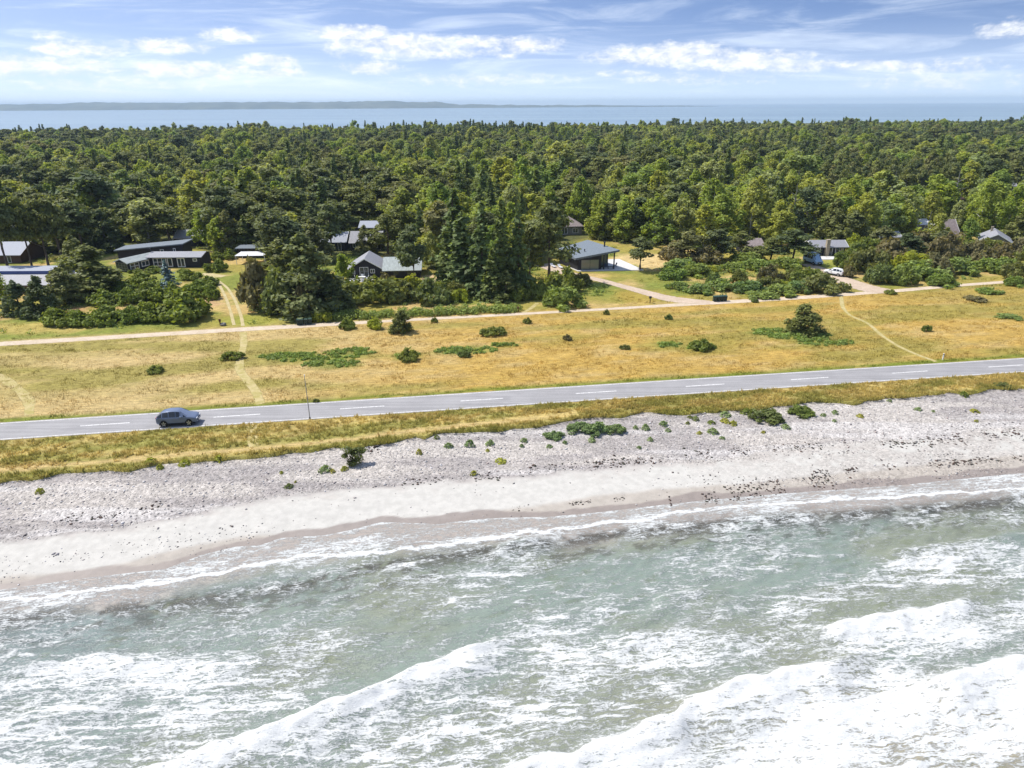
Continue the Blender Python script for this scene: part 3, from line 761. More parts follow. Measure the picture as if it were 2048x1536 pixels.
pr = np.where((qx < -22) & (np.abs(qy - sand_wet(qx) - 1.8) < 1.5), np.maximum(pr, .35 * sstep(.4, .6, sparse)), pr)
keep = RNG.uniform(0, 1, n) < pr
qx, qy, dq = qx[keep], qy[keep], dq[keep]
qr = .045 + RNG.exponential(.03, len(qx)); qr = np.clip(qr, .03, .22)
pal = np.array([(.48, .45, .43), (.56, .53, .5), (.39, .36, .355), (.3, .265, .26), (.17, .15, .16), (.46, .4, .37), (.66, .63, .62), (.36, .29, .27)])
pc = pal[RNG.choice(8, len(qx), p=[.25, .2, .16, .1, .06, .1, .09, .04])]
dk = ((np.abs(dq - 1) < 1.5) & (RNG.uniform(0, 1, len(qx)) < .3)) | ((dq < 0) & (RNG.uniform(0, 1, len(qx)) < .4))
pc = np.where(dk[:, None], pc * .45, pc)
rocks('pebbles', qx, qy, beach_z(qx, qy) + qr * .15, qr, pc, M['pebble'], 3)
# seaweed and wrack lines
wx, wy, wr = [], [], []
for pts, z_, nn, sprd, rr in (([(1060, 938), (1150, 933), (1290, 920), (1360, 908), (1450, 905)], -.7, 260, .35, .12), ([(1760, 880), (1830, 884), (1870, 878), (1960, 868), (2060, 862)], -.5, 190, .35, .12),
                              ([(1450, 902), (1560, 896), (1640, 888), (1700, 884)], -.6, 130, .4, .1), ([(1340, 1005), (1480, 985), (1600, 965), (1700, 955)], -1.05, 420, .6, .1), ([(1620, 945), (1700, 938), (1900, 924), (2048, 912)], -.9, 300, .2, .1),
                              ([(1024, 1016), (1120, 1008), (1250, 994)], -.95, 160, .12, .07), ([(740, 895), (800, 890)], -.4, 60, .5, .14), ([(760, 966), (830, 962), (1000, 952)], -.6, 110, .3, .1),
                              ([(0, 1165), (30, 1168)], -1.1, 60, .5, .12), ([(120, 1040), (220, 1028), (320, 1010)], -.6, 90, .3, .1)):
    f = line_fn(pts, z_); xx = RNG.uniform(f.x0, f.x1, nn * 2); m = fbm(xx * .5, xx * 0, nn, 3) > .45; xx = xx[m]
    wx.append(xx); wy.append(f(xx) + RNG.normal(0, sprd * 1.7, len(xx))); wr.append(rr * .75 * RNG.exponential(1, len(xx)).clip(.25, 2.6))
wx, wy, wr = map(np.concatenate, (wx, wy, wr))
wcl = np.array([(.045, .035, .03), (.07, .045, .035), (.1, .06, .045), (.05, .05, .03)])[RNG.integers(0, 4, len(wx))]
rocks('seaweed', wx, wy, beach_z(wx, wy) + .03, wr, wcl, M['pebble'], 4, .3)

# ================================================================== FOLIAGE MESHES
def leaves(cent, nrm, size, r, asp=1.7):
    n = len(cent)
    nrm = nrm / (np.linalg.norm(nrm, axis=1, keepdims=True) + 1e-9)
    tv = r.normal(0, 1, (n, 3)); t1 = np.cross(nrm, tv); t1 /= np.linalg.norm(t1, axis=1, keepdims=True) + 1e-9; t2 = np.cross(nrm, t1)
    s = (size * r.uniform(.6, 1.35, n))[:, None]
    a, b = t1 * s * asp * .5, t2 * s * .5
    sk = r.uniform(-.3, .3, (n, 1))
    v = np.stack([cent - a, cent - b + a * sk, cent + a, cent + b - a * sk], 1).reshape(-1, 3)
    return v, np.arange(n * 4).reshape(-1, 4), np.repeat(r.uniform(0, 1, n), 4)

def clump_mesh(name, clumps, per, size, mat, seed, up=.35, jit=.75):
    """clumps: rows (x,y,z,rx,ry,rz)"""
    r = np.random.default_rng(seed); cs, ns = [], []
    for (x, y, z, a, b, c) in clumps:
        m = max(8, int(per * r.uniform(.7, 1.3)))
        d = r.normal(0, 1, (m, 3)); d /= np.linalg.norm(d, axis=1, keepdims=True)
        rad = r.uniform(.35, 1.08, (m, 1)) ** .55; rad = np.where(r.uniform(0, 1, (m, 1)) < .24, rad * r.uniform(1.0, 1.55, (m, 1)), rad)
        cs.append(np.array((x, y, z)) + d * rad * np.array((a, b, c))); ns.append(d + np.array((0, 0, up)) + r.normal(0, jit, (m, 3)))
    v, f, lv = leaves(np.concatenate(cs), np.concatenate(ns), size, r)
    me = mesh_np(name, v, f, [mat], attrs={'lv': ('FLOAT', lv)})
    d = me.data; bpy.data.objects.remove(me); return d

def trunk_mesh(name, h, r0, limbs, mat, seed):
    rr = random.Random(seed); b = MB()
    pts = [(0, 0, -.3)]; rad = [r0 * 1.25]; x = y = 0
    for i in range(1, 7):
        x += rr.uniform(-.12, .12); y += rr.uniform(-.12, .12); pts.append((x, y, h * i / 6)); rad.append(r0 * (1 - .85 * i / 6) + .02)
    b.tube(pts, rad, 6)
    for (lx, ly, lz) in limbs:
        z0 = max(.3, lz - .45 * math.hypot(lx, ly)); k = min(5, int(z0 / h * 6)); q = pts[k]
        b.tube([(q[0], q[1], min(z0, h)), (lx * .5 + q[0] * .5, ly * .5 + q[1] * .5, (z0 + lz) / 2 + .1), (lx, ly, lz)], [r0 * .42, r0 * .28, .02], 5)
    o = b.build(name, mat); d = o.data; bpy.data.objects.remove(o); return d

def pine_variant(i, tall=1.0, low=.42):
    r = random.Random(100 + i); cl = []
    for k in range(r.randint(15, 20)):
        t_ = r.random() ** .8; z = 10 * (low + (1 - low) * t_) - .6
        R_ = 2.9 * (1 - abs(t_ - .38) ** 1.3) * (1 - .35 * t_) + .2
        a = r.uniform(0, 2 * PI); d = R_ * math.sqrt(r.random()) * .95
        s = r.uniform(.75, 1.4) * (1.15 - .4 * t_)
        cl.append((d * math.cos(a), d * math.sin(a), z, s * 1.15, s * 1.15, s * .62))
    cl.append((0, 0, 9.5, .8, .8, .6))
    return clump_mesh('pine_crown', cl, 165, .34, M['pine'], i, .8), trunk_mesh('pine_trunk', 9.2, .2, [(c[0], c[1], c[2]) for c in cl if math.hypot(c[0], c[1]) > .8], 'bark', i)

def bushy_variant(i, rnd=False):
    r = random.Random(200 + i); cl = []
    for k in range(66):
        t_ = r.random() ** 1.25; z = 10 * (.06 + .88 * t_)
        R_ = 3.15 * (1 - t_ ** 1.6) ** .8 + .3
        a = r.uniform(0, 2 * PI); d = R_ * r.random() ** .5; s = r.uniform(.6, 1.2) * (1.1 - .45 * t_)
        if rnd: s *= .85; z = 10 * (.05 + .82 * t_); a0 = 3.0 * (1 - t_ ** 2.2) ** .6 + .2; d = a0 * r.random() ** .45
        cl.append((d * math.cos(a), d * math.sin(a), z - .12 * d, s, s, s * (1.7 if rnd else .85)))
    if not rnd: cl.append((0, 0, 9.6, .4, .4, .6))
    return clump_mesh('pine_crown', cl, 88, .34, M['pine'], i + 30, .8), trunk_mesh('pine_trunk', 8.8, .18, [(c[0], c[1], c[2]) for c in cl[:12] if math.hypot(c[0], c[1]) > .8], 'bark', i + 20)

def birch_variant(i, wide=1.0):
    r = random.Random(300 + i); cl = []
    lobes = [(r.uniform(0, 6.28), r.uniform(.5, 1.25), r.uniform(.45, .8)) for _ in range(4)]
    for k in range(r.randint(34, 42)):
        t_ = r.random(); z = 10 * (.1 + .86 * t_)
        a = r.uniform(0, 2 * PI)
        R_ = 2.3 * wide * math.sin(PI * (.16 + .8 * t_) ** .85) ** .75
        R_ *= .75 + .45 * max(lobes[0][1] * math.cos(a - lobes[0][0]), lobes[1][1] * math.cos(a - lobes[1][0]) * (t_ > .4), lobes[2][1] * math.cos(a - lobes[2][0]) * (t_ < .6), 0)
        d = R_ * r.random() ** .42; s = r.uniform(.42, .95)
        cl.append((d * math.cos(a), d * math.sin(a), z, s, s, s * r.uniform(.9, 1.5)))
    for k in range(3): cl.append((r.uniform(-.5, .5), r.uniform(-.5, .5), r.uniform(9.2, 10), .4, .4, .7))
    return clump_mesh('birch_crown', cl, 100, .3, M['birch'], i + 50, .5), trunk_mesh('birch_trunk', 9.3, .13, [(c[0], c[1], c[2]) for c in cl[:14] if math.hypot(c[0], c[1]) > .7], 'birchbark', i)

def spruce_variant(i, mat='spruce', R0=2.3, dens=1.0, base=.06):
    r = np.random.default_rng(500 + i); cs, ns = [], []
    tiers = 17
    for k in range(tiers):
        t_ = k / (tiers - 1); z = 10 * (base + (1 - base) * t_ * .98)
        R_ = R0 * (1 - t_) ** .85 * r.uniform(.8, 1.15) + .12
        for b_ in range(int(11 - 5 * t_)):
            a = r.uniform(0, 2 * PI); Rb = R_ * r.uniform(.65, 1.15); m = max(4, int(17 * Rb / R0 * dens) + 4)
            s = r.uniform(.08, 1, m); w = .32 * (1 - s * .5)
            x = np.cos(a) * Rb * s + r.normal(0, 1, m) * w * .6; y = np.sin(a) * Rb * s + r.normal(0, 1, m) * w * .6
            zz = z - .42 * Rb * s + .16 * Rb * s ** 3 + r.normal(0, .12, m)
            cs.append(np.stack([x, y, zz], -1)); ns.append(np.stack([np.cos(a) * .6 + r.normal(0, .6, m), np.sin(a) * .6 + r.normal(0, .6, m), .9 + r.normal(0, .5, m)], -1))
    cs.append(np.stack([r.normal(0, .06, 20), r.normal(0, .06, 20), r.uniform(9.3, 10.3, 20)], -1)); ns.append(r.normal(0, 1, (20, 3)))
    v, f, lv = leaves(np.concatenate(cs), np.concatenate(ns), .36, r, 1.9)
    o = mesh_np('spruce_crown', v, f, [M[mat]], attrs={'lv': ('FLOAT', lv)}); d = o.data; bpy.data.objects.remove(o)
    return d, trunk_mesh('spruce_trunk', 9.7, .17, [], 'bark', i)

def dome_variant(i, mat, n=16, per=140, size=.17, flat=1.0):
    """unit shrub: about 2 m wide, 1 m tall"""
    r = random.Random(700 + i); cl = []
    ph = [r.uniform(0, 6.28) for _ in range(3)]
    for k in range(int(n * 1.9)):
        a = r.uniform(0, 2 * PI); edge_ = 1 + .22 * math.sin(2 * a + ph[0]) + .14 * math.sin(5 * a + ph[1])
        d = r.random() ** .55 * .9 * edge_
        z = (1 - min(1, d / edge_) ** 2.0) * .66 * r.uniform(.6, 1.3) + .07
        s = r.uniform(.13, .3)
        cl.append((d * math.cos(a), d * math.sin(a), z * flat, s, s, s * r.uniform(.7, 1.1) * flat))
    cl.append((0, 0, .3, .5, .5, .35))
    return clump_mesh('shrub', cl, int(per * .62), size * .7, M[mat], i + 90, .45, .8)

def plant_variant(i, mat, n=95):
    r = np.random.default_rng(900 + i); a = r.uniform(0, 2 * PI, n); d = r.uniform(.05, 1, n) ** .7
    c = np.stack([np.cos(a) * d, np.sin(a) * d, (1 - d ** 1.7) * .75 + r.uniform(.02, .25, n)], -1)
    nn = np.stack([np.cos(a) * d, np.sin(a) * d, .7 + 0 * a], -1) + r.normal(0, .5, (n, 3))
    v, f, lv = leaves(c, nn, .33, r, 1.4)
    o = mesh_np('beach_plant', v, f, [M[mat]], attrs={'lv': ('FLOAT', lv)}); d_ = o.data; bpy.data.objects.remove(o); return d_

PINES = [pine_variant(i, low=.3 + .06 * (i % 4)) for i in range(9)]
LOWPINES = [bushy_variant(i) for i in range(4)]
BIRCHES = [birch_variant(i, .85 + .13 * i) for i in range(7)] + [birch_variant(20 + i, 1.0 + .12 * i) for i in range(5)]
SPRUCES = [spruce_variant(i, R0=1.8 + .3 * (i % 4)) for i in range(6)]
ROUND = [bushy_variant(11, True), bushy_variant(12, True)]
BLUE = spruce_variant(9, 'bluespruce', 3.2, 1.3, .03)
DOME = {m: [dome_variant(10 * j + i, m) for i in range(3)] for j, m in enumerate(('shrub', 'lime', 'brown', 'mugo', 'bramble', 'pine'))}
PLANT = {m: [plant_variant(10 * j + i, m) for i in range(3)] for j, m in enumerate(('kale', 'yellowplant', 'shrub'))}

ANCHOR = {}
def tree(kind, variant, loc, scale, rz, label, group=None, z=0.0):
    me = {'pine_tree': PINES + LOWPINES, 'bushy_pine': LOWPINES, 'birch_tree': BIRCHES, 'spruce_tree': SPRUCES, 'blue_spruce': [BLUE], 'round_pine': ROUND}[kind]
    cr_, tr_ = me[variant % len(me)]
    cat = {'pine_tree': 'pine tree', 'bushy_pine': 'pine tree', 'round_pine': 'pine tree', 'birch_tree': 'birch tree', 'spruce_tree': 'spruce tree', 'blue_spruce': 'spruce tree'}[kind]
    o = thing('pine_tree' if kind in ('bushy_pine', 'round_pine') else kind, label, cat, (loc[0], loc[1], z), rz, group)
    o.scale = scale
    c = link(bpy.data.objects.new('crown', cr_), o); t_ = link(bpy.data.objects.new('trunk', tr_), o)
    ANCHOR.setdefault((kind, variant % len(me)), (c, t_))
    return o

def px_tree(kind, variant, bx_, by_, top, wpx, label, group=None):
    """tree whose base is at photo pixel (bx_, by_), top at row `top`, crown about wpx wide"""
    X_, Y_ = G(bx_, by_)
    lo_, hi_ = 0.0, 40.0
    for _ in range(40):
        m = (lo_ + hi_) / 2
        if proj(X_, Y_, m)[1] > top: lo_ = m
        else: hi_ = m
    s = pxm(bx_, by_); wm = wpx / s
    base_w = {'pine_tree': 6.6, 'bushy_pine': 6.6, 'round_pine': 6.6, 'birch_tree': 5.8, 'spruce_tree': 4.6, 'blue_spruce': 6.4}[kind]
    return tree(kind, variant, (X_, Y_), (wm / base_w, wm / base_w, m / 10.1), random.uniform(0, 6.28), label, group)

def px_shrub(mat, bx_, by_, wpx, hpx, label, group, name='shrub', cat='shrub', variant=None, depth=None):
    X_, Y_ = G(bx_, by_); s = pxm(bx_, by_); w = wpx / s; h = hpx / s
    Y_ += w * .3
    o = bpy.data.objects.new(name, DOME[mat][random.randrange(3) if variant is None else variant]); C.objects.link(o)
    o.location = (X_, Y_, 0); o.rotation_euler = (0, 0, random.choice((0, 3.14)) + random.uniform(-.3, .3))
    o.scale = (w / 2.05, (depth or w * .8) / 2.05, h / 1.02)
    return tag(o, label, cat, group)

FX, FY, FK = [], [], []     # footprints already taken: (x, y, r) circles
def taken(px, py, rpx): X_, Y_ = G(px, py); FX.append(X_); FY.append(Y_); FK.append(rpx / pxm(px, py))

# ================================================================== BUILDINGS
SIGHT = []      # (x0, y0, x1, y1, depth): photo rectangles through which something behind is seen
FOOT = []       # building footprints as world boxes (x0, y0, x1, y1)

def place(mb, fn):
    mb.v = [fn(*p) for p in mb.v]; return mb
def face_fn(side, at):
    """maps (u along the wall, out of the wall, z) to house coordinates; at = wall position"""
    if side == 'front': return lambda u, o, z: (u, at - o, z)
    if side == 'left': return lambda u, o, z: (at - o, -u, z)
    if side == 'right': return lambda u, o, z: (at + o, u, z)
def window(parent, u0, z0, w, h, side='front', at=0.0, frame='whitepaint', mull=1, bars=0, name='window', fw=.09):
    fn = face_fn(side, at)
    f = MB(); u1, z1 = u0 + w, z0 + h
    f.box(u0, -.02, z0, u0 + fw, .05, z1).box(u1 - fw, -.02, z0, u1, .05, z1).box(u0 + fw, -.02, z1 - fw, u1 - fw, .05, z1).box(u0 + fw, -.02, z0, u1 - fw, .05, z0 + fw)
    for k in range(mull):
        m = u0 + w * (k + 1) / (mull + 1); f.box(m - fw * .4, -.02, z0 + fw, m + fw * .4, .045, z1 - fw)
    for k in range(bars):
        m = z0 + h * (k + 1) / (bars + 1); f.box(u0 + fw, -.02, m - fw * .3, u1 - fw, .042, m + fw * .3)
    fo = place(f, fn).build(name, frame, parent)
    g = MB().box(u0 + fw * .8, -.015, z0 + fw * .8, u1 - fw * .8, .02, z1 - fw * .8)
    place(g, fn).build('pane', 'glass', fo)
    return fo

def volume(parent, x0, y0, x1, y1, eave, ridge, axis, roof, wall, over=.45, th=.14, trim=None, name='wall'):
    w = MB()
    if axis == 'x':
        ym = (y0 + y1) / 2
        w.add([(x0, y0, -.3), (x1, y0, -.3), (x1, y1, -.3), (x0, y1, -.3), (x0, y0, eave), (x1, y0, eave), (x1, y1, eave), (x0, y1, eave), (x0, ym, ridge - .06), (x1, ym, ridge - .06)],
              [(0, 1, 5, 4), (2, 3, 7, 6), (1, 2, 6, 9, 5), (3, 0, 4, 8, 7), (4, 5, 9, 8), (6, 7, 8, 9)])
        sl = (ridge - eave) / (ym - y0); ez = eave - sl * over + .1
        a, b = x0 - over, x1 + over
        r = MB().add([(a, y0 - over, ez), (b, y0 - over, ez), (b, ym, ridge + .1), (a, ym, ridge + .1), (a, y1 + over, ez), (b, y1 + over, ez)] +
                     [(a, y0 - over, ez - th), (b, y0 - over, ez - th), (b, ym, ridge + .1 - th), (a, ym, ridge + .1 - th), (a, y1 + over, ez - th), (b, y1 + over, ez - th)],
                     [(0, 1, 2, 3), (3, 2, 5, 4), (7, 6, 9, 8), (8, 9, 10, 11), (0, 6, 7, 1), (4, 5, 11, 10), (0, 3, 9, 6), (3, 4, 10, 9), (1, 7, 8, 2), (2, 8, 11, 5)])
        edges = [((a - .02, y0 - over, ez), (a - .02, ym, ridge + .1)), ((a - .02, y1 + over, ez), (a - .02, ym, ridge + .1)), ((b + .02, y0 - over, ez), (b + .02, ym, ridge + .1)), ((b + .02, y1 + over, ez), (b + .02, ym, ridge + .1))]
    else:
        xm = (x0 + x1) / 2
        w.add([(x0, y0, -.3), (x1, y0, -.3), (x1, y1, -.3), (x0, y1, -.3), (x0, y0, eave), (x1, y0, eave), (x1, y1, eave), (x0, y1, eave), (xm, y0, ridge - .06), (xm, y1, ridge - .06)],
              [(0, 1, 5, 8, 4), (1, 2, 6, 5), (2, 3, 7, 9, 6), (3, 0, 4, 7), (4, 8, 9, 7), (8, 5, 6, 9)])
        sl = (ridge - eave) / (xm - x0); ez = eave - sl * over + .1
        a, b = y0 - over, y1 + over
        r = MB().add([(x0 - over, a, ez), (xm, a, ridge + .1), (x1 + over, a, ez), (x0 - over, b, ez), (xm, b, ridge + .1), (x1 + over, b, ez)] +
                     [(x0 - over, a, ez - th), (xm, a, ridge + .1 - th), (x1 + over, a, ez - th), (x0 - over, b, ez - th), (xm, b, ridge + .1 - th), (x1 + over, b, ez - th)],
                     [(0, 1, 4, 3), (1, 2, 5, 4), (6, 9, 10, 7), (7, 10, 11, 8), (0, 3, 9, 6), (2, 8, 11, 5), (0, 6, 7, 1), (1, 7, 8, 2), (3, 4, 10, 9), (4, 5, 11, 10)])
        edges = [((x0 - over, a - .02, ez), (xm, a - .02, ridge + .1)), ((x1 + over, a - .02, ez), (xm, a - .02, ridge + .1))]
    wo = w.build(name, wall, parent); ro = r.build('roof', roof, parent)
    if trim:
        for p, q in edges:
            MB().add([(p[0], p[1], p[2] + .03), (q[0], q[1], q[2] + .03), (q[0], q[1], q[2] - .2), (p[0], p[1], p[2] - .2)] +
                   [(p[0] + (.04 if axis == 'x' else 0), p[1] + (.04 if axis == 'y' else 0), p[2] + .03), (q[0] + (.04 if axis == 'x' else 0), q[1] + (.04 if axis == 'y' else 0), q[2] + .03),
                    (q[0] + (.04 if axis == 'x' else 0), q[1] + (.04 if axis == 'y' else 0), q[2] - .2), (p[0] + (.04 if axis == 'x' else 0), p[1] + (.04 if axis == 'y' else 0), p[2] - .2)],
                   [(0, 1, 2, 3), (7, 6, 5, 4), (0, 4, 5, 1), (1, 5, 6, 2), (2, 6, 7, 3), (3, 7, 4, 0)]).build('barge_board', trim, ro)
    return wo, ro

def chimney(parent, x, y, z0, z1, w=.5, mat='brick'):
    c = MB().box(x - w / 2, y - w / 2, z0, x + w / 2, y + w / 2, z1 - .15).box(x - w / 2 - .05, y - w / 2 - .05, z1 - .15, x + w / 2 + .05, y + w / 2 + .05, z1)
    return c.build('chimney', mat, parent)
def flue(parent, x, y, z0, z1, r=.11):
    return MB().tube([(x, y, z0), (x, y, z1 - .2), (x, y, z1 - .19), (x, y, z1)], [r, r, r * 1.6, r * 1.6], 8).build('flue', 'darkmetal', parent)

def cottage(px0, px1, ye, yr, label, roof='roofgrey', wall='blackwood', eave=2.3, ridge=3.6, trim='whitepaint', feat='wdw', name='summer_house', group='summer houses in the wood', over=.4, sight=True, ch=None, below=-6):
    xa, ya = G(px0, ye, eave); xb, yb = G(px1, ye, eave)
    Y = (ya + yb) / 2 + over
    hd_ = min(max(G((px0 + px1) / 2, yr, ridge)[1] - Y, 2.2), 3.4); L = xb - xa - 2 * over
    for q in np.arange(eave + .3, eave + 3.6, .05):
        ridge = float(q)
        if proj((xa + xb) / 2, Y + hd_, ridge)[1] <= yr: break
    dpt = 2 * hd_
    t_ = thing(name, label, 'house', (xa + over, Y, 0), 0, group)
    wo, ro = volume(t_, 0, 0, L, dpt, eave, ridge, 'x', roof, wall, over, trim=trim)
    n = len(feat); step = L / n
    for i, c_ in enumerate(feat):
        u = step * i + step * .5
        if c_ == 'w': window(t_, u - min(.7, step * .35), .9, min(1.4, step * .7), 1.1)
        if c_ == 'd': window(t_, u - .45, .05, .9, 2.0, name='door', mull=0)
        if c_ == 'g': window(t_, u - min(1.0, step * .45), .1, min(2.0, step * .9), 2.0, mull=1)
    if ch: chimney(ro, L * ch, dpt * .5, ridge - .3, ridge + .9)
    FOOT.append((xa - .5, Y - 1.5, xb + .5, Y + dpt + .8))
    if sight: SIGHT.append((px0 - 3, yr - 4, px1 + 3, ye + below, Y))
    return t_, ro

# --- black gabled cottage with the patio
hx, hy = -36.0, 149.2
t_ = thing('gabled_cottage', 'black timber cottage with white-trimmed gable, french doors and patio', 'house', (hx, hy, 0), .06)
volume(t_, 0, 0, 8.3, 8, 1.7, 4.15, 'y', 'roofgrey', 'blackwood', .5, trim='whitepaint')
volume(t_, 8.35, -1.1, 16.0, 7.0, 1.85, 3.75, 'x', 'roofgreen', 'blackwood', .45, name='wing_wall')
window(t_, 2.9, .15, 1.9, 2.15, mull=1, name='french_door')
window(t_, 5.2, .95, 1.0, .9, mull=1); window(t_, 1.0, .8, .9, .8, mull=1)
window(t_, 10.2, .6, 1.3, .9, at=-1.1, frame='blackwood'); window(t_, 13.2, .6, 1.3, .9, at=-1.1, frame='blackwood')
flue(t_, 11.3, 3.4, 3.6, 4.7, .16)
for sx_ in (11.2, 13.6):
    z_ = 2.75; MB().slab([(sx_, .75, 2.62), (sx_ + .8, .75, 2.62), (sx_ + .8, 1.5, 2.98), (sx_, 1.5, 2.98)], .08).build('roof_light', 'darkmetal', t_)
FOOT.append((hx - 1, hy - 5.5, hx + 17, hy + 9)); SIGHT.append((690, 508, 836, 566, hy - 2))
pz = MB().prism([(hx + .3, hy - 4.2), (hx + 7.2, hy - 3.7), (hx + 6.9, hy - .3), (hx + .1, hy - .6)], -.1, .06).build('patio', 'slab'); struct(pz)

def make_chair(label, mat='whitepaint'):
    t_ = thing('garden_chair', label, 'chair')
    MB().box(-.26, -.26, .4, .26, .26, .46).build('seat', mat, t_, .01)
    MB().add([(-.26, .24, .5), (.26, .24, .5), (.26, .36, 1.0), (-.26, .36, 1.0), (-.26, .28, .5), (.26, .28, .5), (.26, .40, 1.0), (-.26, .40, 1.0)],
             [(0, 1, 2, 3), (7, 6, 5, 4), (0, 4, 5, 1), (1, 5, 6, 2), (2, 6, 7, 3), (3, 7, 4, 0)]).build('backrest', mat, t_)
    for sx_ in (-.22, .22):
        for sy_ in (-.22, .22): MB().box(sx_ - .025, sy_ - .025, 0, sx_ + .025, sy_ + .025, .4).build('leg', mat, t_)
    return t_
def make_table(label, mat='whitepaint', w=1.6, d=.9, h=.73):
    t_ = thing('garden_table', label, 'table')
    MB().box(-w / 2, -d / 2, h - .05, w / 2, d / 2, h).build('table_top', mat, t_, .01)
    for sx_ in (-1, 1):
        for sy_ in (-1, 1): MB().box(sx_ * (w / 2 - .1) - .03, sy_ * (d / 2 - .1) - .03, 0, sx_ * (w / 2 - .1) + .03, sy_ * (d / 2 - .1) + .03, h - .05).build('leg', mat, t_)
    return t_
chair0 = make_chair('white garden chair at the left end of the cottage patio table')
chair0.location = (hx + 2.6, hy - 2.2, .06); chair0.rotation_euler = (0, 0, 1.6); chair0['group'] = 'white chairs on the cottage patio'
for (dx, dy, rz, lab) in ((3.7, -1.3, .1, 'white garden chair on the door side of the cottage patio table'), (3.8, -3.2, 3.1, 'white garden chair on the sea side of the cottage patio table'),
                          (4.9, -2.2, -1.6, 'white garden chair at the right end of the cottage patio table'), (6.2, -2.6, 2.6, 'white garden chair alone at the right edge of the cottage patio')):
    dup(chair0, (hx + dx, hy + dy, .06), rz, lab)
tb = make_table('white garden table on the patio before the gabled cottage'); tb.location = (hx + 3.75, hy - 2.2, .06)

# --- modern black pavilion house with sloping felt roof
t_ = thing('pavilion_house', 'modern black house with one big sloping slate-grey roof and glass front', 'house', (15.0, 154.9, 0), 0)
rp = [(14.4, 154.3, 2.95), (24.4, 155.4, 4.55), (18.4, 167.0, 4.75), (10.6, 163.2, 3.3)]
o0 = (15.0, 154.9)
L_ = lambda p: (p[0] - o0[0], p[1] - o0[1], p[2])
MB().slab([L_(p) for p in rp], .42).build('roof', 'roofblue', t_)
wl_ = [(15.0, 154.9), (20.4, 155.5), (20.2, 158.0), (22.3, 158.4), (18.0, 166.2), (11.4, 162.8)]
zr = lambda x, y: 2.95 + .16 * (x - 14.4) + (4.75 - 2.95 - .16 * 4.0) / 12.7 * (y - 154.3) - .42
wv_ = [(x - o0[0], y - o0[1], -.2) for x, y in wl_] + [(x - o0[0], y - o0[1], zr(x, y)) for x, y in wl_]
nw = len(wl_)
MB().add(wv_, [tuple(reversed(range(nw))), tuple(range(nw, 2 * nw))] + [(i, (i + 1) % nw, nw + (i + 1) % nw, nw + i) for i in range(nw)]).build('wall', 'blackwood', t_)
def wall_frame(p, q):
    d = Vector((q[0] - p[0], q[1] - p[1], 0)).normalized(); n_ = Vector((d.y, -d.x, 0))
    return lambda u, o, z: (p[0] - o0[0] + d.x * u + n_.x * o, p[1] - o0[1] + d.y * u + n_.y * o, z)
def glaze(p, q, u0, u1, z0, z1, mull, parent, name='window', frame='darkmetal'):
    fn = wall_frame(p, q); f = MB(); fw = .08
    f.box(u0, -.02, z0, u0 + fw, .06, z1).box(u1 - fw, -.02, z0, u1, .06, z1).box(u0 + fw, -.02, z1 - fw, u1 - fw, .06, z1).box(u0 + fw, -.02, z0, u1 - fw, .06, z0 + fw)
    for k in range(mull):
        m = u0 + (u1 - u0) * (k + 1) / (mull + 1); f.box(m - .04, -.02, z0 + fw, m + .04, .055, z1 - fw)
    fo = place(f, fn).build(name, frame, parent)
    place(MB().box(u0 + fw * .8, -.015, z0 + fw * .8, u1 - fw * .8, .03, z1 - fw * .8), fn).build('pane', 'roomglass', fo)
tg = NT('clear_room_glass'); M['roomglass'] = tg.done(tg.pbsdf((.16, .18, .15), .05, .8))
glaze(wl_[0], wl_[1], .75, 4.9, .1, 2.45, 1, t_)
glaze(wl_[2], wl_[3], .1, 2.0, .1, 3.1, 1, t_); glaze(wl_[1], wl_[2], .2, 2.3, .1, 3.1, 0, t_)
for (x, y) in ((23.3, 155.75), (20.95, 155.5)):
    MB().box(x - o0[0] - .13, y - o0[1] - .13, 0, x - o0[0] + .13, y - o0[1] + .13, zr(x, y) + .02).build('post', 'blackwood', t_)
flue(t_, 21.5 - o0[0], 159.6 - o0[1], 4.0, 5.7, .17)
for (x, y) in ((14.3, 161.0), (14.9, 160.2), (16.8, 158.2)): flue(t_, x - o0[0], y - o0[1], zr(x, y) + .4, zr(x, y) + .95, .1)
FOOT.append((9.5, 152, 31, 168)); SIGHT.append((1126, 470, 1290, 548, 154))
te = MB().prism([(12.9, 159.4), (15.0, 153.9), (30.0, 154.7), (26.2, 166.8), (19.0, 166.0), (22.4, 158.3), (20.3, 157.9), (20.5, 155.4), (15.0, 154.8), (13.6, 159.4)], -.1, .12)
struct(te.build('terrace', 'slab'))
lc = make_chair('dark cushioned chair under the pavilion roof', 'fabric'); lc.location = (21.6, 156.9, .12); lc.rotation_euler = (0, 0, .3); lc.scale = (1.3, 1.3, .9)
lt = make_table('low dark table under the pavilion roof', 'darkmetal', 1.2, .8, .5); lt.location = (22.6, 156.2, .12)
dup(lc, (23.9, 158.4, .12), -1.4, 'dark blue cushioned chair beside the right post of the pavilion')
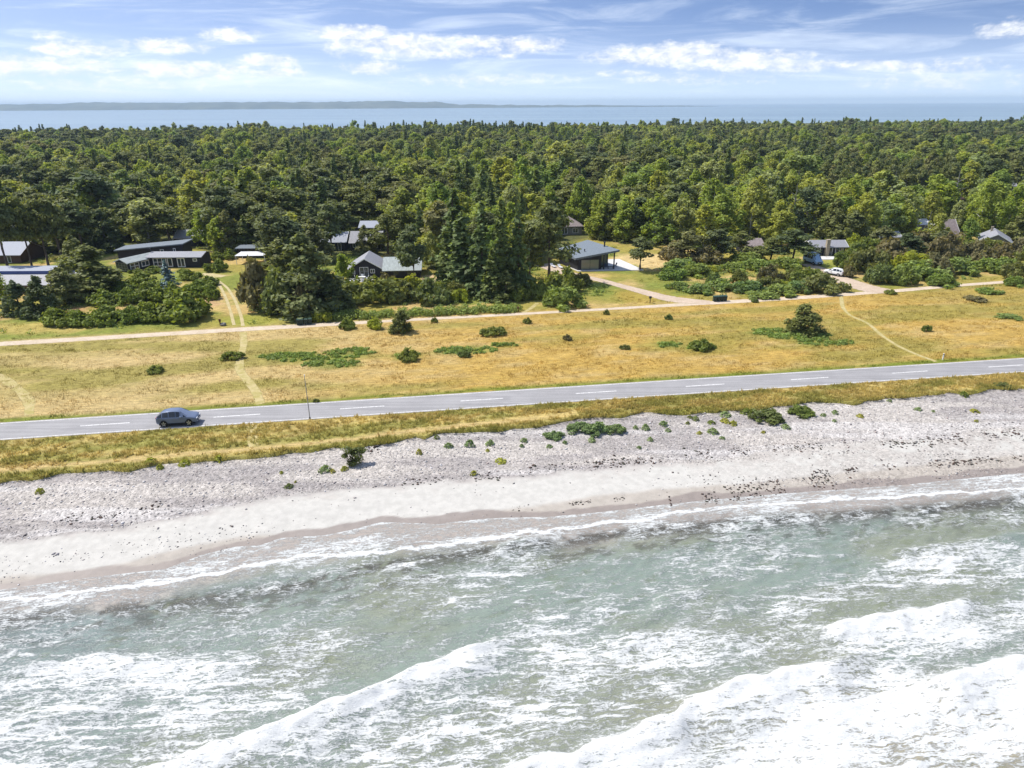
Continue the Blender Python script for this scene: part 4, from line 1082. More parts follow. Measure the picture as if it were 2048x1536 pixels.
for dx, lab in ((0, 'pale sun lounger left of the pavilion wall, nearer the sea'), (-1.6, 'pale sun lounger left of the pavilion wall, farther from the sea')):
    if dx == 0:
        sl_ = thing('sun_lounger', lab, 'sun lounger', (11.3, 157.6, 0), .4, 'sun loungers beside the pavilion')
        MB().box(-.32, -.95, .28, .32, .45, .38).build('mattress', 'roofwhite', sl_, .02)
        MB().add([(-.32, .45, .28), (.32, .45, .28), (.32, .95, .7), (-.32, .95, .7), (-.32, .45, .38), (.32, .45, .38), (.32, .9, .8), (-.32, .9, .8)], [(3, 2, 1, 0), (4, 5, 6, 7), (0, 1, 5, 4), (1, 2, 6, 5), (2, 3, 7, 6), (3, 0, 4, 7)]).build('backrest', 'roofwhite', sl_)
        for lx in (-.28, .28):
            for ly in (-.85, .6): MB().box(lx - .03, ly - .03, 0, lx + .03, ly + .03, .28).build('leg', 'greymetal', sl_)
    else: dup(sl_, (11.3 + dx, 158.6, 0), .5, lab)

# --- long black bungalow behind the flat shrubs (three volumes)
t_ = thing('timber_bungalow', 'long black timber bungalow with white windows and glazed left end', 'house', (-84.6, 160.9, 0), 0)
volume(t_, 0, 0, 12.0, 5.6, 2.5, 3.15, 'x', 'roofgrey', 'blackwood', .5, trim=None)
window(t_, .9, .3, 3.1, 2.0, mull=2, bars=1, fw=.17); window(t_, 4.2, .2, 1.2, 2.1, mull=0, name='door', fw=.18); window(t_, 6.5, .1, 1.8, 2.15, mull=1, name='french_door', fw=.19); window(t_, 10.2, 1.4, 1.0, .7, mull=0, fw=.16)
flue(t_, -.6, 2.6, 2.8, 4.1, .16)
FOOT.append((-98, 156, -72, 175)); SIGHT.append((232, 486, 404, 530, 160)); SIGHT.append((230, 512, 300, 548, 157))
t2 = thing('garden_annex', 'black annex with white window and glazed gable, left of the bungalow', 'house', (-90.6, 157.4, 0), -.42)
volume(t2, 0, 0, 4.0, 8.2, 2.2, 2.95, 'y', 'roofgreen', 'blackwood', .35, trim='whitepaint')
window(t2, .15, .25, 3.7, 1.85, mull=3, bars=2, frame='greywood', name='glazed_gable', fw=.12)
window(t2, .5, .4, 2.4, 1.6, 'right', 4.0, mull=1, bars=1, fw=.17); window(t2, 3.5, .6, 2.1, 1.3, 'right', 4.0, mull=1, fw=.17)
t3 = thing('lean_to_house', 'dark house with roof rising to the right, behind the black bungalow', 'house', (-96, 168.6, 0), .02)
w_ = MB().add([(0, 0, -.2), (16, 0, -.2), (16, 5, -.2), (0, 5, -.2), (0, 0, 2.5), (16, 0, 3.9), (16, 5, 3.9), (0, 5, 2.5)], [(3, 2, 1, 0), (4, 5, 6, 7), (0, 1, 5, 4), (1, 2, 6, 5), (2, 3, 7, 6), (3, 0, 4, 7)]); w_.build('wall', 'blackwood', t3)
MB().slab([(-.5, -.6, 2.72), (16.5, -.6, 4.2), (16.5, 5.5, 4.3), (-.5, 5.5, 2.82)], .25).build('roof', 'roofblue', t3)
window(t3, 10.4, 2.0, .9, .75, mull=0, fw=.12); window(t3, 13.6, 2.0, .6, 1.0, mull=0, fw=.12)

# --- left edge houses
t4 = thing('low_cabin', 'low cabin with pale grey roof sheets at the left edge, near the lawn', 'house', (-122, 137.4, 0), 0)
volume(t4, 0, 0, 29.0, 6.0, 1.9, 3.1, 'x', 'roofgrey', 'brownwood', .5, trim='greywood'); window(t4, 26, .8, 1.2, .9); window(t4, 21, .2, .9, 1.6, name='door', mull=0)
FOOT.append((-123, 136, -91.5, 152)); SIGHT.append((0, 536, 104, 575, 137))
t5 = thing('flat_roofed_annex', 'flat-roofed annex with white roof and blue fascia behind the low cabin', 'house', (-122, 146.2, 0), 0)
MB().box(0, 0, -.2, 23.0, 4.6, 2.6).build('wall', 'blackwood', t5); MB().box(-.3, -.3, 2.6, 23.4, 5.0, 2.72).build('roof', 'rooflight', t5)
MB().box(-.32, -.34, 2.05, 23.42, -.303, 2.71).build('fascia', 'bluefascia', t5); window(t5, 20, .8, 1.2, 1.0); window(t5, 15, .8, 1.2, 1.0)
t6 = thing('garden_shed', 'small white shed beside the grey-roofed cabin at the left', 'shed', (-93.9, 144.4, 0), 0)
MB().box(0, 0, -.2, 3.6, 2.4, 2.3).build('wall', 'whitepaint', t6); MB().slab([(-.2, -.2, 2.4), (3.8, -.2, 2.4), (3.8, 2.6, 2.5), (-.2, 2.6, 2.5)], .1).build('roof', 'roofwhite', t6); window(t6, .4, .9, .9, .9, mull=0); window(t6, 2.2, .05, .8, 1.9, name='door', mull=0)
SIGHT.append((92, 536, 124, 556, 144))
t7 = thing('metal_roofed_house', 'house with bright metal roof and red-brown gable among pines at left edge', 'house', (-146, 167, 0), .0)
volume(t7, 0, 0, 27.2, 9, 2.2, 4.3, 'x', 'rooflight', 'brownwood', .6, trim='brownwood'); window(t7, 20, .5, 1.6, 1.3); window(t7, 24, .1, .9, 2.0, name='door', mull=0)
FOOT.append((-147, 165.5, -117, 177)); SIGHT.append((0, 482, 64, 530, 166))

# --- shed and white awning
t8 = thing('dark_shed', 'small dark shed with flat blue-grey roof above the white awning', 'shed', (-67.9, 171.6, 0), 0)
MB().box(0, 0, -.2, 6.6, 3.2, 2.3).build('wall', 'blackwood', t8); MB().slab([(-.4, -.4, 2.42), (7.0, -.4, 2.42), (7.0, 3.6, 2.6), (-.4, 3.6, 2.6)], .16).build('roof', 'roofblue', t8); window(t8, 2.4, .05, 1.2, 1.9, name='door', mull=0, frame='blackwood')
t9 = thing('white_awning', 'low white flat awning on posts below the dark shed', 'awning', (-65.6, 163.6, 0), 0)
MB().slab([(0, 0, 2.1), (7.2, 0, 2.15), (7.2, 4.4, 2.3), (0, 4.4, 2.25)], .1).build('canvas', 'roofwhite', t9)
for px_, py_ in ((.2, .2), (7.0, .2), (7.0, 4.2), (.2, 4.2)): MB().box(px_ - .05, py_ - .05, -.1, px_ + .05, py_ + .05, 2.1).build('post', 'whitepaint', t9)
FOOT.append((-69, 162.5, -57.5, 175.5)); SIGHT.append((464, 495, 534, 530, 163))

# --- houses glimpsed in the wood
cottage(345, 396, 476, 460, 'house with ribbed pale grey roof in the wood above the black bungalow', 'roofgrey', feat='w')
cottage(640, 692, 484, 464, 'grey-roofed house in the wood, left of the pair above the gabled cottage', 'rooflight', feat='wd')
t_, ro = cottage(697, 762, 485, 463, 'grey-roofed house in the wood, right of the pair above the gabled cottage', 'roofgrey', feat='wgw')
cottage(716, 772, 455, 442, 'house with long pale blue-grey roof, highest of those above the gabled cottage', 'rooflight', feat='wdw', trim=None)
cottage(380, 406, 403, 390, 'tiny white-roofed house deep in the wood at upper left', 'roofwhite', 'whitepaint', feat='w')
hx2, hy2 = 13.2, 200.0
t_ = thing('hip_roofed_house', 'grey house with pyramid roof in the wood behind the pavilion house', 'house', (hx2, hy2, 0), .1, 'summer houses in the wood')
MB().box(.5, .5, -.2, 7.3, 7.3, 2.4).build('wall', 'greywood', t_)
MB().add([(0, 0, 2.35), (7.8, 0, 2.35), (7.8, 7.8, 2.35), (0, 7.8, 2.35), (0, 0, 2.5), (7.8, 0, 2.5), (7.8, 7.8, 2.5), (0, 7.8, 2.5), (3.9, 3.9, 4.9)],
         [(3, 2, 1, 0), (0, 1, 5, 4), (1, 2, 6, 5), (2, 3, 7, 6), (3, 0, 4, 7), (4, 5, 8), (5, 6, 8), (6, 7, 8), (7, 4, 8)]).build('roof', 'roofbrown', t_)
window(t_, 1.4, .3, 1.7, 1.9, at=.5, mull=1); window(t_, 4.6, .6, 1.6, 1.4, at=.5, mull=1); flue(t_, 3.6, 2.2, 3.6, 4.6, .16)
FOOT.append((12, 198, 22, 209)); SIGHT.append((1110, 430, 1168, 474, 199))
cottage(1488, 1532, 493, 477, 'low cabin with brown roof behind brown scrub, right of the pavilion house', 'roofbrown', 'blackwood', 2.2, 3.0, None, 'gw', below=10)
t_, ro = cottage(1622, 1699, 493, 481, 'dark cabin with grey roof and tall brick chimney on its front', 'roofgrey', 'blackwood', 2.35, 3.3, 'whitepaint', 'wgg', below=22, over=.6)
MB().box(3.05, -.95, -.2, 3.85, -.02, 3.9).box(3.0, -1.0, 3.9, 3.9, .03, 4.05).build('chimney', 'brick', t_)
MB().box(7.0, -.3, -.2, 7.35, -.02, 2.2).build('pillar', 'brick', t_)
struct(MB().box(73.5, 164.9, -.1, 82.0, 168.6, .1).build('patio', 'slab'))
cottage(1760, 1806, 474, 463, 'small cabin with grey roof half hidden by scrub, right of the chimney cabin', 'roofgrey', 'brownwood', 2.1, 3.2, 'whitepaint', 'ww', below=3)
cottage(1829, 1866, 449, 438, 'house with bright bluish-white roof in the wood at right', 'roofwhite', 'greywood', 2.4, 3.2, None, 'wd')
cottage(1889, 1922, 467, 439, 'house with steep brown-grey roof facing the sea at right', 'roofbrown', 'greywood', 2.2, 4.4, 'whitepaint', 'w')
cottage(1910, 1930, 398, 388, 'small red-roofed house deep in the wood at upper right', 'roofred', 'brownwood', 2.3, 3.3, None, 'w')
cottage(2012, 2038, 372, 360, 'grey-roofed house deep in the wood at the right edge', 'roofgrey', 'greywood', 2.3, 3.5, None, 'w')
hx3, hy3 = 119.4, 176.2
t_ = thing('gabled_house', 'grey house with big gabled roof and white verge beside lawn at right edge', 'house', (hx3, hy3, 0), -.5)
volume(t_, 0, 0, 6.4, 9.5, 2.3, 4.1, 'y', 'roofgrey', 'greywood', .5, trim='whitepaint'); window(t_, .8, .2, 1.6, 1.95, mull=1, name='french_door'); window(t_, 3.6, .8, 1.6, 1.2); chimney(t_, 2.4, 7.5, 3.3, 4.9)
FOOT.append((116, 173, 131, 190)); SIGHT.append((1956, 446, 2024, 500, 175))

# ================================================================== VEHICLES
def make_car(name, label, cat, paint, st, wheels, wr, roof_i, group=None, lamps=True):
    """st: stations from the rear: x, z sill, z belt, z top, half width at the belt, half width at the top; roof_i: index ranges of rear screen, roof, windscreen"""
    t_ = thing(name, label, cat, group=group)
    L = st[-1][0]; rings = []
    for (x, zs_, zb, zt, wb, wt) in st:
        m = zs_ + (zb - zs_) * .45
        rings.append([(x, -wb * .93, zs_), (x, -wb, m), (x, -wb * .985, zb), (x, -wt, zt), (x, -wt * .5, zt + .03), (x, wt * .5, zt + .03), (x, wt, zt), (x, wb * .985, zb), (x, wb, m), (x, wb * .93, zs_)])
    n = 10; vs = [(x - L / 2, y, z) for r in rings for (x, y, z) in r]; fs = []
    for i in range(len(st) - 1):
        for k in range(n): fs.append((i * n + k, (i + 1) * n + k, (i + 1) * n + (k + 1) % n, i * n + (k + 1) % n))
    fs += [tuple(reversed(range(n))), tuple(range(len(vs) - n, len(vs)))]
    b = MB(); b.v = vs; b.f = [tuple(reversed(f)) for f in fs]
    body = b.build('body', paint, t_, .02, True)
    P_ = lambda i, k: Vector(vs[i * n + k])
    def pane(nm, q, inset=.12, off=.012, mat='carglass'):
        c_ = sum(q, Vector()) / 4; nn = (q[1] - q[0]).cross(q[3] - q[0]).normalized()
        if nn.dot(c_ - Vector((0, 0, .7))) < 0: nn = -nn
        vv_ = [p + (c_ - p) * inset + nn * off for p in q]; ww = [p - nn * .01 for p in vv_]
        return MB().add([tuple(p) for p in vv_ + ww], [(0, 1, 2, 3), (7, 6, 5, 4), (0, 4, 5, 1), (1, 5, 6, 2), (2, 6, 7, 3), (3, 7, 4, 0)]).build(nm, mat, t_)
    (ra, rb), (wa, wb_) = roof_i
    pane('rear_window', [P_(ra, 3), P_(rb, 3), P_(rb, 6), P_(ra, 6)], .1); pane('windscreen', [P_(wa, 3), P_(wb_, 3), P_(wb_, 6), P_(wa, 6)], .08)
    for i in range(rb, wa):
        for k in ((2, 3), (7, 6)): pane('side_window', [P_(i, k[0]), P_(i + 1, k[0]), P_(i + 1, k[1]), P_(i, k[1])], .1, .008)
    for k in ((2, 3), (7, 6)):
        q = [P_(wa, k[0]), P_(wb_, k[0]), P_(wb_, k[1]), P_(wa, k[1])]; pane('side_window', q, .14, .008)
        q = [P_(ra, k[0]), P_(rb, k[0]), P_(rb, k[1]), P_(ra, k[1])]; pane('side_window', q, .16, .008)
    for x in wheels:
        for sd_ in (-1, 1):
            w_ = st[2][4] * sd_
            xx = x - L / 2
            MB().tube([(xx, w_ * .9, wr), (xx, w_ + .006 * sd_, wr)], [wr * 1.17] * 2, 18).build('wheel_arch', 'rubber', t_)
            ty = MB().tube([(xx, w_ * .76, wr), (xx, w_ * .8, wr), (xx, w_ + .01 * sd_, wr), (xx, w_ + .03 * sd_, wr)], [wr * .93, wr, wr, wr * .93], 20)
            wo_ = ty.build('wheel', 'rubber', t_)
            rm = MB()
            for s5 in range(5):
                a = 2 * PI * s5 / 5 + .3
                d_ = Vector((math.cos(a), 0, math.sin(a))); e_ = Vector((-math.sin(a), 0, math.cos(a)))
                y0_ = w_ + .034 * sd_
                q = [Vector((xx, y0_, wr)) + d_ * .05 + e_ * .06, Vector((xx, y0_, wr)) + d_ * .05 - e_ * .06, Vector((xx, y0_, wr)) + d_ * wr * .7 - e_ * .05, Vector((xx, y0_, wr)) + d_ * wr * .7 + e_ * .05]
                rm.add([tuple(p) for p in q] + [(p.x, p.y + .012 * sd_, p.z) for p in q], [(0, 1, 2, 3), (7, 6, 5, 4), (0, 4, 5, 1), (1, 5, 6, 2), (2, 6, 7, 3), (3, 7, 4, 0)])
            rm.build('rim', 'alloy', wo_)
    for sd_ in (-1, 1):
        zb = st[-1][2]; w_ = st[-1][4]
        MB().box(L / 2 - .06, sd_ * w_ * .72 - .2, zb - .02, L / 2 + .02, sd_ * w_ * .72 + .2, zb + .1).build('headlight', 'lamp', t_, .01)
        MB().box(-L / 2 - .02, sd_ * st[0][4] * .72 - .2, st[0][2] - .02, -L / 2 + .05, sd_ * st[0][4] * .72 + .2, st[0][2] + .12).build('tail_light', 'redlamp', t_, .01)
        q = P_(wb_, 2); MB().box(q.x - .75, sd_ * (st[4][4] + .03), q.z + .02, q.x - .55, sd_ * (st[4][4] + .21), q.z + .16).build('wing_mirror', paint, t_, .02)
    MB().box(L / 2 - .02, -st[-1][4] * .55, st[-1][1] + .02, L / 2 + .03, st[-1][4] * .55, st[-1][2] - .08).build('grille', 'darkmetal', t_)
    MB().box(L / 2 + .03, -.26, st[-1][1] + .1, L / 2 + .045, .26, st[-1][1] + .21).build('number_plate', 'whitepaint', t_)
    MB().box(-L / 2 - .035, -.26, st[0][1] + .3, -L / 2 + .01, .26, st[0][1] + .41).build('number_plate', 'whitepaint', t_)
    MB().box(-L / 2 + .3, -st[2][4] - .004, st[2][1] - .06, L / 2 - .25, st[2][4] + .004, st[2][1] + .1).build('sill_trim', 'rubber', t_)
    return t_
SUV = [(0, .42, .95, 1.02, .80, .72), (.12, .34, 1.02, 1.16, .88, .72), (.75, .30, 1.06, 1.53, .92, .60), (1.5, .28, 1.06, 1.63, .93, .62), (2.3, .28, 1.04, 1.62, .93, .62), (2.75, .28, 1.03, 1.55, .93, .61),
       (3.55, .28, 1.0, 1.07, .93, .74), (4.2, .32, .92, .98, .91, .72), (4.5, .34, .82, .88, .86, .66), (4.62, .38, .70, .74, .78, .6)]
car = make_car('passenger_car', 'blue-grey SUV driving right along the coast road', 'car', 'carblue', SUV, (.85, 3.7), .37, ((1, 2), (5, 6)))
cxp, cyp = -39.6, float(cy(np.array([-39.6]))[0]) - wd * .24
car.scale = (.98, 1, 1.12); car.location = (cxp, cyp, .034); car.rotation_euler = (0, 0, .147)
HATCH = [(x * .9, a, b * .96, c * .95, d * .96, e * .96) for (x, a, b, c, d, e) in SUV]
wc_ = make_car('passenger_car', 'white car parked on the gravel drive behind the bins, seen from behind', 'car', 'carwhite', HATCH, (.78, 3.3), .33, ((1, 2), (5, 6)))
X_, Y_ = G(1668, 550); wc_.location = (X_, Y_, .03); wc_.rotation_euler = (0, 0, 2.25)
VAN = [(0, .45, 1.2, 2.3, .95, .82), (.1, .4, 1.25, 2.38, .98, .84), (.5, .38, 1.25, 2.42, 1.0, .85), (1.6, .38, 1.25, 2.45, 1.0, .85), (2.8, .38, 1.25, 2.43, 1.0, .85), (3.6, .38, 1.24, 2.32, 1.0, .84),
       (4.45, .38, 1.2, 1.3, .99, .84), (4.9, .4, 1.0, 1.1, .96, .8), (5.1, .42, .85, .92, .92, .75)]
vn = make_car('camper_van', 'pale blue camper van facing the sea beside the chimney cabin lawn', 'van', 'vanblue', VAN, (.95, 4.2), .36, ((0, 1), (5, 6)))
X_, Y_ = G(1630, 530); vn.location = (X_, Y_ + 1.5, .03); vn.rotation_euler = (0, 0, -1.35)
SIGHT.append((1608, 508, 1648, 540, 155)); SIGHT.append((1644, 532, 1688, 560, 144))

# ================================================================== STREET FURNITURE
def make_bin(label, group):
    t_ = thing('waste_bin', label, 'waste bin', group=group)
    b = MB().add([(-.24, -.28, .08), (.24, -.28, .08), (.24, .28, .08), (-.24, .28, .08), (-.3, -.36, .98), (.3, -.36, .98), (.3, .36, .98), (-.3, .36, .98)],
                 [(3, 2, 1, 0), (4, 5, 6, 7), (0, 1, 5, 4), (1, 2, 6, 5), (2, 3, 7, 6), (3, 0, 4, 7)]); b.build('body', 'bin', t_, .02)
    MB().add([(-.33, -.42, .985), (.33, -.42, .985), (.33, .38, .985), (-.33, .38, .985), (-.3, -.36, 1.05), (.3, -.36, 1.05), (.28, .3, 1.12), (-.28, .3, 1.12)],
             [(3, 2, 1, 0), (4, 5, 6, 7), (0, 1, 5, 4), (1, 2, 6, 5), (2, 3, 7, 6), (3, 0, 4, 7)]).build('lid', 'binlid', t_, .015)
    for sx_ in (-.24, .24): MB().tube([(sx_ - .04, .3, .1), (sx_ + .04, .3, .1)], [.1, .1], 10).build('wheel', 'rubber', t_)
    MB().tube([(-.25, .42, .95), (.25, .42, .95)], [.02, .02], 6).build('handle', 'bin', t_)
    return t_
bin0 = make_bin('green wheelie bin, leftmost of the pair groups by the left drive', 'bins by the left drive')
for gi, (pxs, py_, grp, labs, rz, stick) in enumerate((
        ((597, 604, 613, 621), 650, 'bins beside the track at the left drive', 'dark green bin by the left drive, %s of four beside the track', .2, False),
        ((1429, 1436, 1443, 1450), 603, 'bins beside the track at the pavilion drive', 'dark green bin at the pavilion drive mouth, %s of the four', .2, False),
        ((1652, 1658, 1665, 1671), 584, 'bins under the dark bush by the right drive', 'dark bin with pale front sticker under the bush, %s of the four', .2, True))):
    for i, px_ in enumerate(pxs):
        X_, Y_ = G(px_, py_ - (px_ - pxs[0]) * .06); lab = labs % ordinal(i + 1) + ' from left'
        if gi == 0 and i == 0:
            o = bin0; o.location = (X_, Y_, 0); o.rotation_euler = (0, 0, rz); o['label'] = lab; o['group'] = grp
        else: o = dup(bin0, (X_, Y_, 0), rz + random.uniform(-.15, .15), lab, grp)
        if stick: MB().box(-.13, -.385, .5, .13, -.33, .85).build('sticker', 'sticker', o)
SIGHT.append((1648, 568, 1676, 588, 132)); SIGHT.append((588, 634, 628, 655, 112)); SIGHT.append((1422, 588, 1456, 606, 126))

X_, Y_ = G(620, 838)
t_ = thing('street_pole', 'tall thin grey pole at the near edge of the coast road', 'pole', (X_, Y_, 0))
MB().tube([(0, 0, -.3), (0, 0, 1.2), (-.02, 0, 5.55)], [.06, .055, .035], 8).build('shaft', 'greymetal', t_); MB().tube([(0, 0, -.05), (0, 0, .25)], [.1, .09], 8).build('collar', 'darkmetal', t_); MB().tube([(-.02, 0, 5.55), (-.02, 0, 5.75)], [.06, .05], 8).build('cap', 'whitepaint', t_)
X_, Y_ = G(1885, 720)
t_ = thing('marker_post', 'white reflector post at the far edge of the road, right', 'marker post', (X_, Y_, 0), .15)
MB().box(-.07, -.05, -.1, .07, .05, 1.0).build('post', 'whitepaint', t_, .01); MB().box(-.072, -.053, .78, .072, .053, .9).build('reflector', 'darkmetal', t_)
X_, Y_ = G(441, 651)
t_ = thing('garden_post', 'short reddish-brown post beside the grassy left drive', 'post', (X_, Y_, 0), .2)
MB().box(-.09, -.09, -.2, .09, .09, .95).build('post', 'rustwood', t_, .01); MB().box(-.16, -.14, .7, .16, .14, 1.15).build('box', 'rustwood', t_, .02)
X_, Y_ = G(1300, 606)
t_ = thing('mailbox', 'dark mailbox on a thin post where the pavilion drive meets the track', 'mailbox', (X_, Y_, 0), .3)
MB().box(-.05, -.05, -.2, .05, .05, .9).build('post', 'darkmetal', t_); MB().box(-.22, -.16, .9, .22, .16, 1.3).build('box', 'darkmetal', t_, .03)
X_, Y_ = G(1036, 624)
t_ = thing('garden_post', 'short rusty post at the right end of the long hedge', 'post', (X_, Y_, 0), .2)
MB().box(-.12, -.1, -.2, .12, .1, .95).build('post', 'rustwood', t_, .01); MB().box(-.15, -.13, .95, .15, .13, 1.02).build('cap', 'rustwood', t_)
bm = bmesh.new(); bmesh.ops.create_icosphere(bm, subdivisions=3, radius=.5)
for v in bm.verts:
    n_ = float(fbm(np.array([v.co.x * 3 + 9]), np.array([v.co.y * 3 + v.co.z * 2]), 5, 3)[0]); v.co *= .75 + .5 * n_; v.co.z *= .65
me = bpy.data.meshes.new('boulder'); bm.to_mesh(me); bm.free(); me.materials.append(M['stone'])
bo = link(bpy.data.objects.new('boulder', me)); X_, Y_ = G(447, 651); bo.location = (X_, Y_, .2); tag(bo, 'grey boulder at the foot of the reddish-brown post', 'boulder')
# ================================================================== NEAR TREES AND SHRUBS (each where the photo has it)
g1 = 'big trees round the houses'
for row in (
    ('bushy_pine', 0, 42, 630, 560, 62, 'dark bushy pine at the left edge, seaward of the grey-roofed cabin'),
    ('bushy_pine', 1, 88, 632, 552, 66, 'dark ragged pine standing left behind the flat shrubs'),
    ('bushy_pine', 2, 132, 608, 534, 78, 'dark pine hiding the small white shed at the left'),
    ('bushy_pine', 1, 190, 586, 490, 126, 'big grey-green pine mass just left of the black bungalow'),
    ('bushy_pine', 0, 160, 560, 470, 70, 'tall pale green pine behind the grey-green mass left of the bungalow'),
    ('birch_tree', 1, 6, 610, 548, 46, 'grey-leaved bushy tree cut by the left edge'),
    ('blue_spruce', 0, 341, 588, 522, 58, 'blue spruce before the black bungalow'),
    ('bushy_pine', 1, 618, 624, 466, 140, 'tallest dark pine of the big clump by the ruts'),
    ('bushy_pine', 3, 572, 604, 478, 112, 'pine at the back of the big clump by the ruts'),
    ('bushy_pine', 2, 662, 622, 554, 88, 'grey-green low pine at the right end of the big clump'),
    ('birch_tree', 3, 690, 588, 510, 52, 'yellow-green leafy tree at the left corner of the gabled cottage'),
    ('pine_tree', 1, 829, 566, 448, 76, 'slender pine with bare trunk at the right end of the gabled cottage'),
    ('spruce_tree', 0, 925, 584, 430, 106, 'broad dark spruce at the left of the spruce grove'),
    ('spruce_tree', 1, 966, 592, 408, 88, 'tall dark spruce second in the spruce grove'),
    ('spruce_tree', 2, 1004, 590, 402, 80, 'tallest spruce in the middle of the spruce grove'),
    ('spruce_tree', 3, 1036, 588, 412, 74, 'narrow spruce right of the tallest in the grove'),
    ('spruce_tree', 1, 895, 566, 462, 72, 'small spruce at the back left of the spruce grove'),
    ('spruce_tree', 2, 985, 600, 500, 64, 'young spruce in front of the spruce grove'),
    ('bushy_pine', 0, 1012, 600, 540, 60, 'grey-green low pine at the foot of the spruce grove'),
    ('pine_tree', 0, 1098, 562, 402, 108, 'big broad pine with wide low branches left of the pavilion house'),
    ('pine_tree', 4, 1058, 560, 440, 64, 'thin pine between the spruce grove and the big spreading pine'),
    ('pine_tree', 2, 1280, 540, 474, 66, 'small lone pine on the pale lawn right of the pavilion'),
    ('round_pine', 0, 1605, 664, 603, 72, 'lone dark pine standing in the dry meadow, right'),
    ('round_pine', 1, 803, 664, 615, 46, 'small lone dark pine at the meadow edge under the hedge'),
    ('pine_tree', 0, 1585, 528, 460, 96, 'dark wide pine left of the blue camper van'),
    ('pine_tree', 5, 1540, 524, 474, 60, 'brownish pine between the brown-roofed cabin and the wide pine'),
    ('pine_tree', 2, 1375, 520, 462, 76, 'brown-green pine right of the pale pavilion lawn, leftmost of the scrub'),
    ('pine_tree', 4, 1432, 520, 458, 80, 'brown-green spreading pine in front of the brown-roofed cabin'),
    ('pine_tree', 0, 1480, 516, 462, 60, 'brown-green pine touching the brown-roofed cabin'),
    ('birch_tree', 4, 1952, 470, 366, 60, 'tall yellow-green birch left of the gabled house at right'),
    ('bushy_pine', 0, 1760, 505, 452, 70, 'dark pine right of the chimney cabin'),
    ('bushy_pine', 2, 1880, 510, 462, 80, 'dark wide pine before the steep brown-grey roof'),
    ('bushy_pine', 1, 1810, 520, 466, 90, 'dark broad pine in the scrub below the bright white roof'),
    ('pine_tree', 3, 20, 548, 380, 84, 'tall dark pine at the left edge in front of the metal-roofed house'),
    ('pine_tree', 3, 66, 542, 392, 66, 'tall pine with bare trunk covering the gable of the metal-roofed house'),
    ('pine_tree', 3, 98, 536, 398, 78, 'tall pine with flat crown, third from the left edge by the metal-roofed house'),
    ('pine_tree', 3, 126, 532, 392, 70, 'tall pine with bare trunk, fourth from the left edge by the metal-roofed house'),
    ('pine_tree', 3, 168, 512, 402, 84, 'tall dark pine left of and behind the black bungalow'),
    ('bushy_pine', 3, 214, 502, 420, 70, 'dark bushy pine touching the left end of the lean-to house'),
    ('birch_tree', 2, 444, 506, 436, 56, 'yellow-green broad tree behind the end of the wheel ruts'),
    ('birch_tree', 5, 414, 494, 420, 54, 'pale leafy tree right of the lean-to house'),
    ('bushy_pine', 2, 508, 494, 420, 58, 'dark pine rising behind the dark shed'),
    ('pine_tree', 4, 548, 520, 420, 80, 'tall pine right of the white awning'),
    ('birch_tree', 6, 590, 500, 428, 60, 'bright broad tree behind the big clump by the ruts'),
    ('bushy_pine', 1, 632, 524, 436, 76, 'tall dark pine left of the gabled cottage'),
    ('pine_tree', 0, 664, 510, 408, 74, 'tall dark pine between the two grey roofs above the gabled cottage'),
    ('bushy_pine', 0, 732, 508, 450, 44, 'small dark pine standing right before the grey roofs above the cottage'),
    ('pine_tree', 5, 776, 508, 426, 70, 'brown-green pine behind the wing of the gabled cottage'),
    ('pine_tree', 2, 806, 506, 410, 76, 'tall pine behind the right end of the gabled cottage'),
    ('birch_tree', 1, 862, 536, 466, 50, 'yellow-green tree between the cottage and the spruce grove'),
    ('pine_tree', 3, 880, 520, 402, 84, 'tall pine at the back left of the spruce grove'),
    ('birch_tree', 4, 1196, 476, 392, 62, 'pale tall birch behind the right half of the pavilion roof'),
    ('birch_tree', 0, 1246, 484, 398, 66, 'bright birch right of the pavilion roof'),
    ('bushy_pine', 3, 1222, 478, 400, 56, 'dark bushy pine between two bright birches behind the pavilion'),
    ('birch_tree', 6, 1310, 488, 412, 72, 'broad bright tree behind the small lone lawn pine'),
    ('birch_tree', 3, 1358, 486, 400, 66, 'tall birch left of the brown-roofed cabin'),
    ('bushy_pine', 0, 1700, 490, 420, 74, 'big dark pine behind the chimney cabin'),
    ('bushy_pine', 2, 1664, 480, 396, 60, 'tall dark pine above the chimney cabin roof'),
    ('birch_tree', 2, 1800, 476, 410, 56, 'yellow-green tree left of the bright white roof'),
    ('birch_tree', 5, 1872, 486, 428, 40, 'slim pale birch between the white roof and the steep roof'),
    ('birch_tree', 0, 1932, 492, 440, 44, 'bright small birch right of the steep brown-grey roof'),
    ('bushy_pine', 1, 2030, 486, 430, 60, 'dark pine at the right edge behind the gabled house'),
):
    px_tree(*row, group=g1)

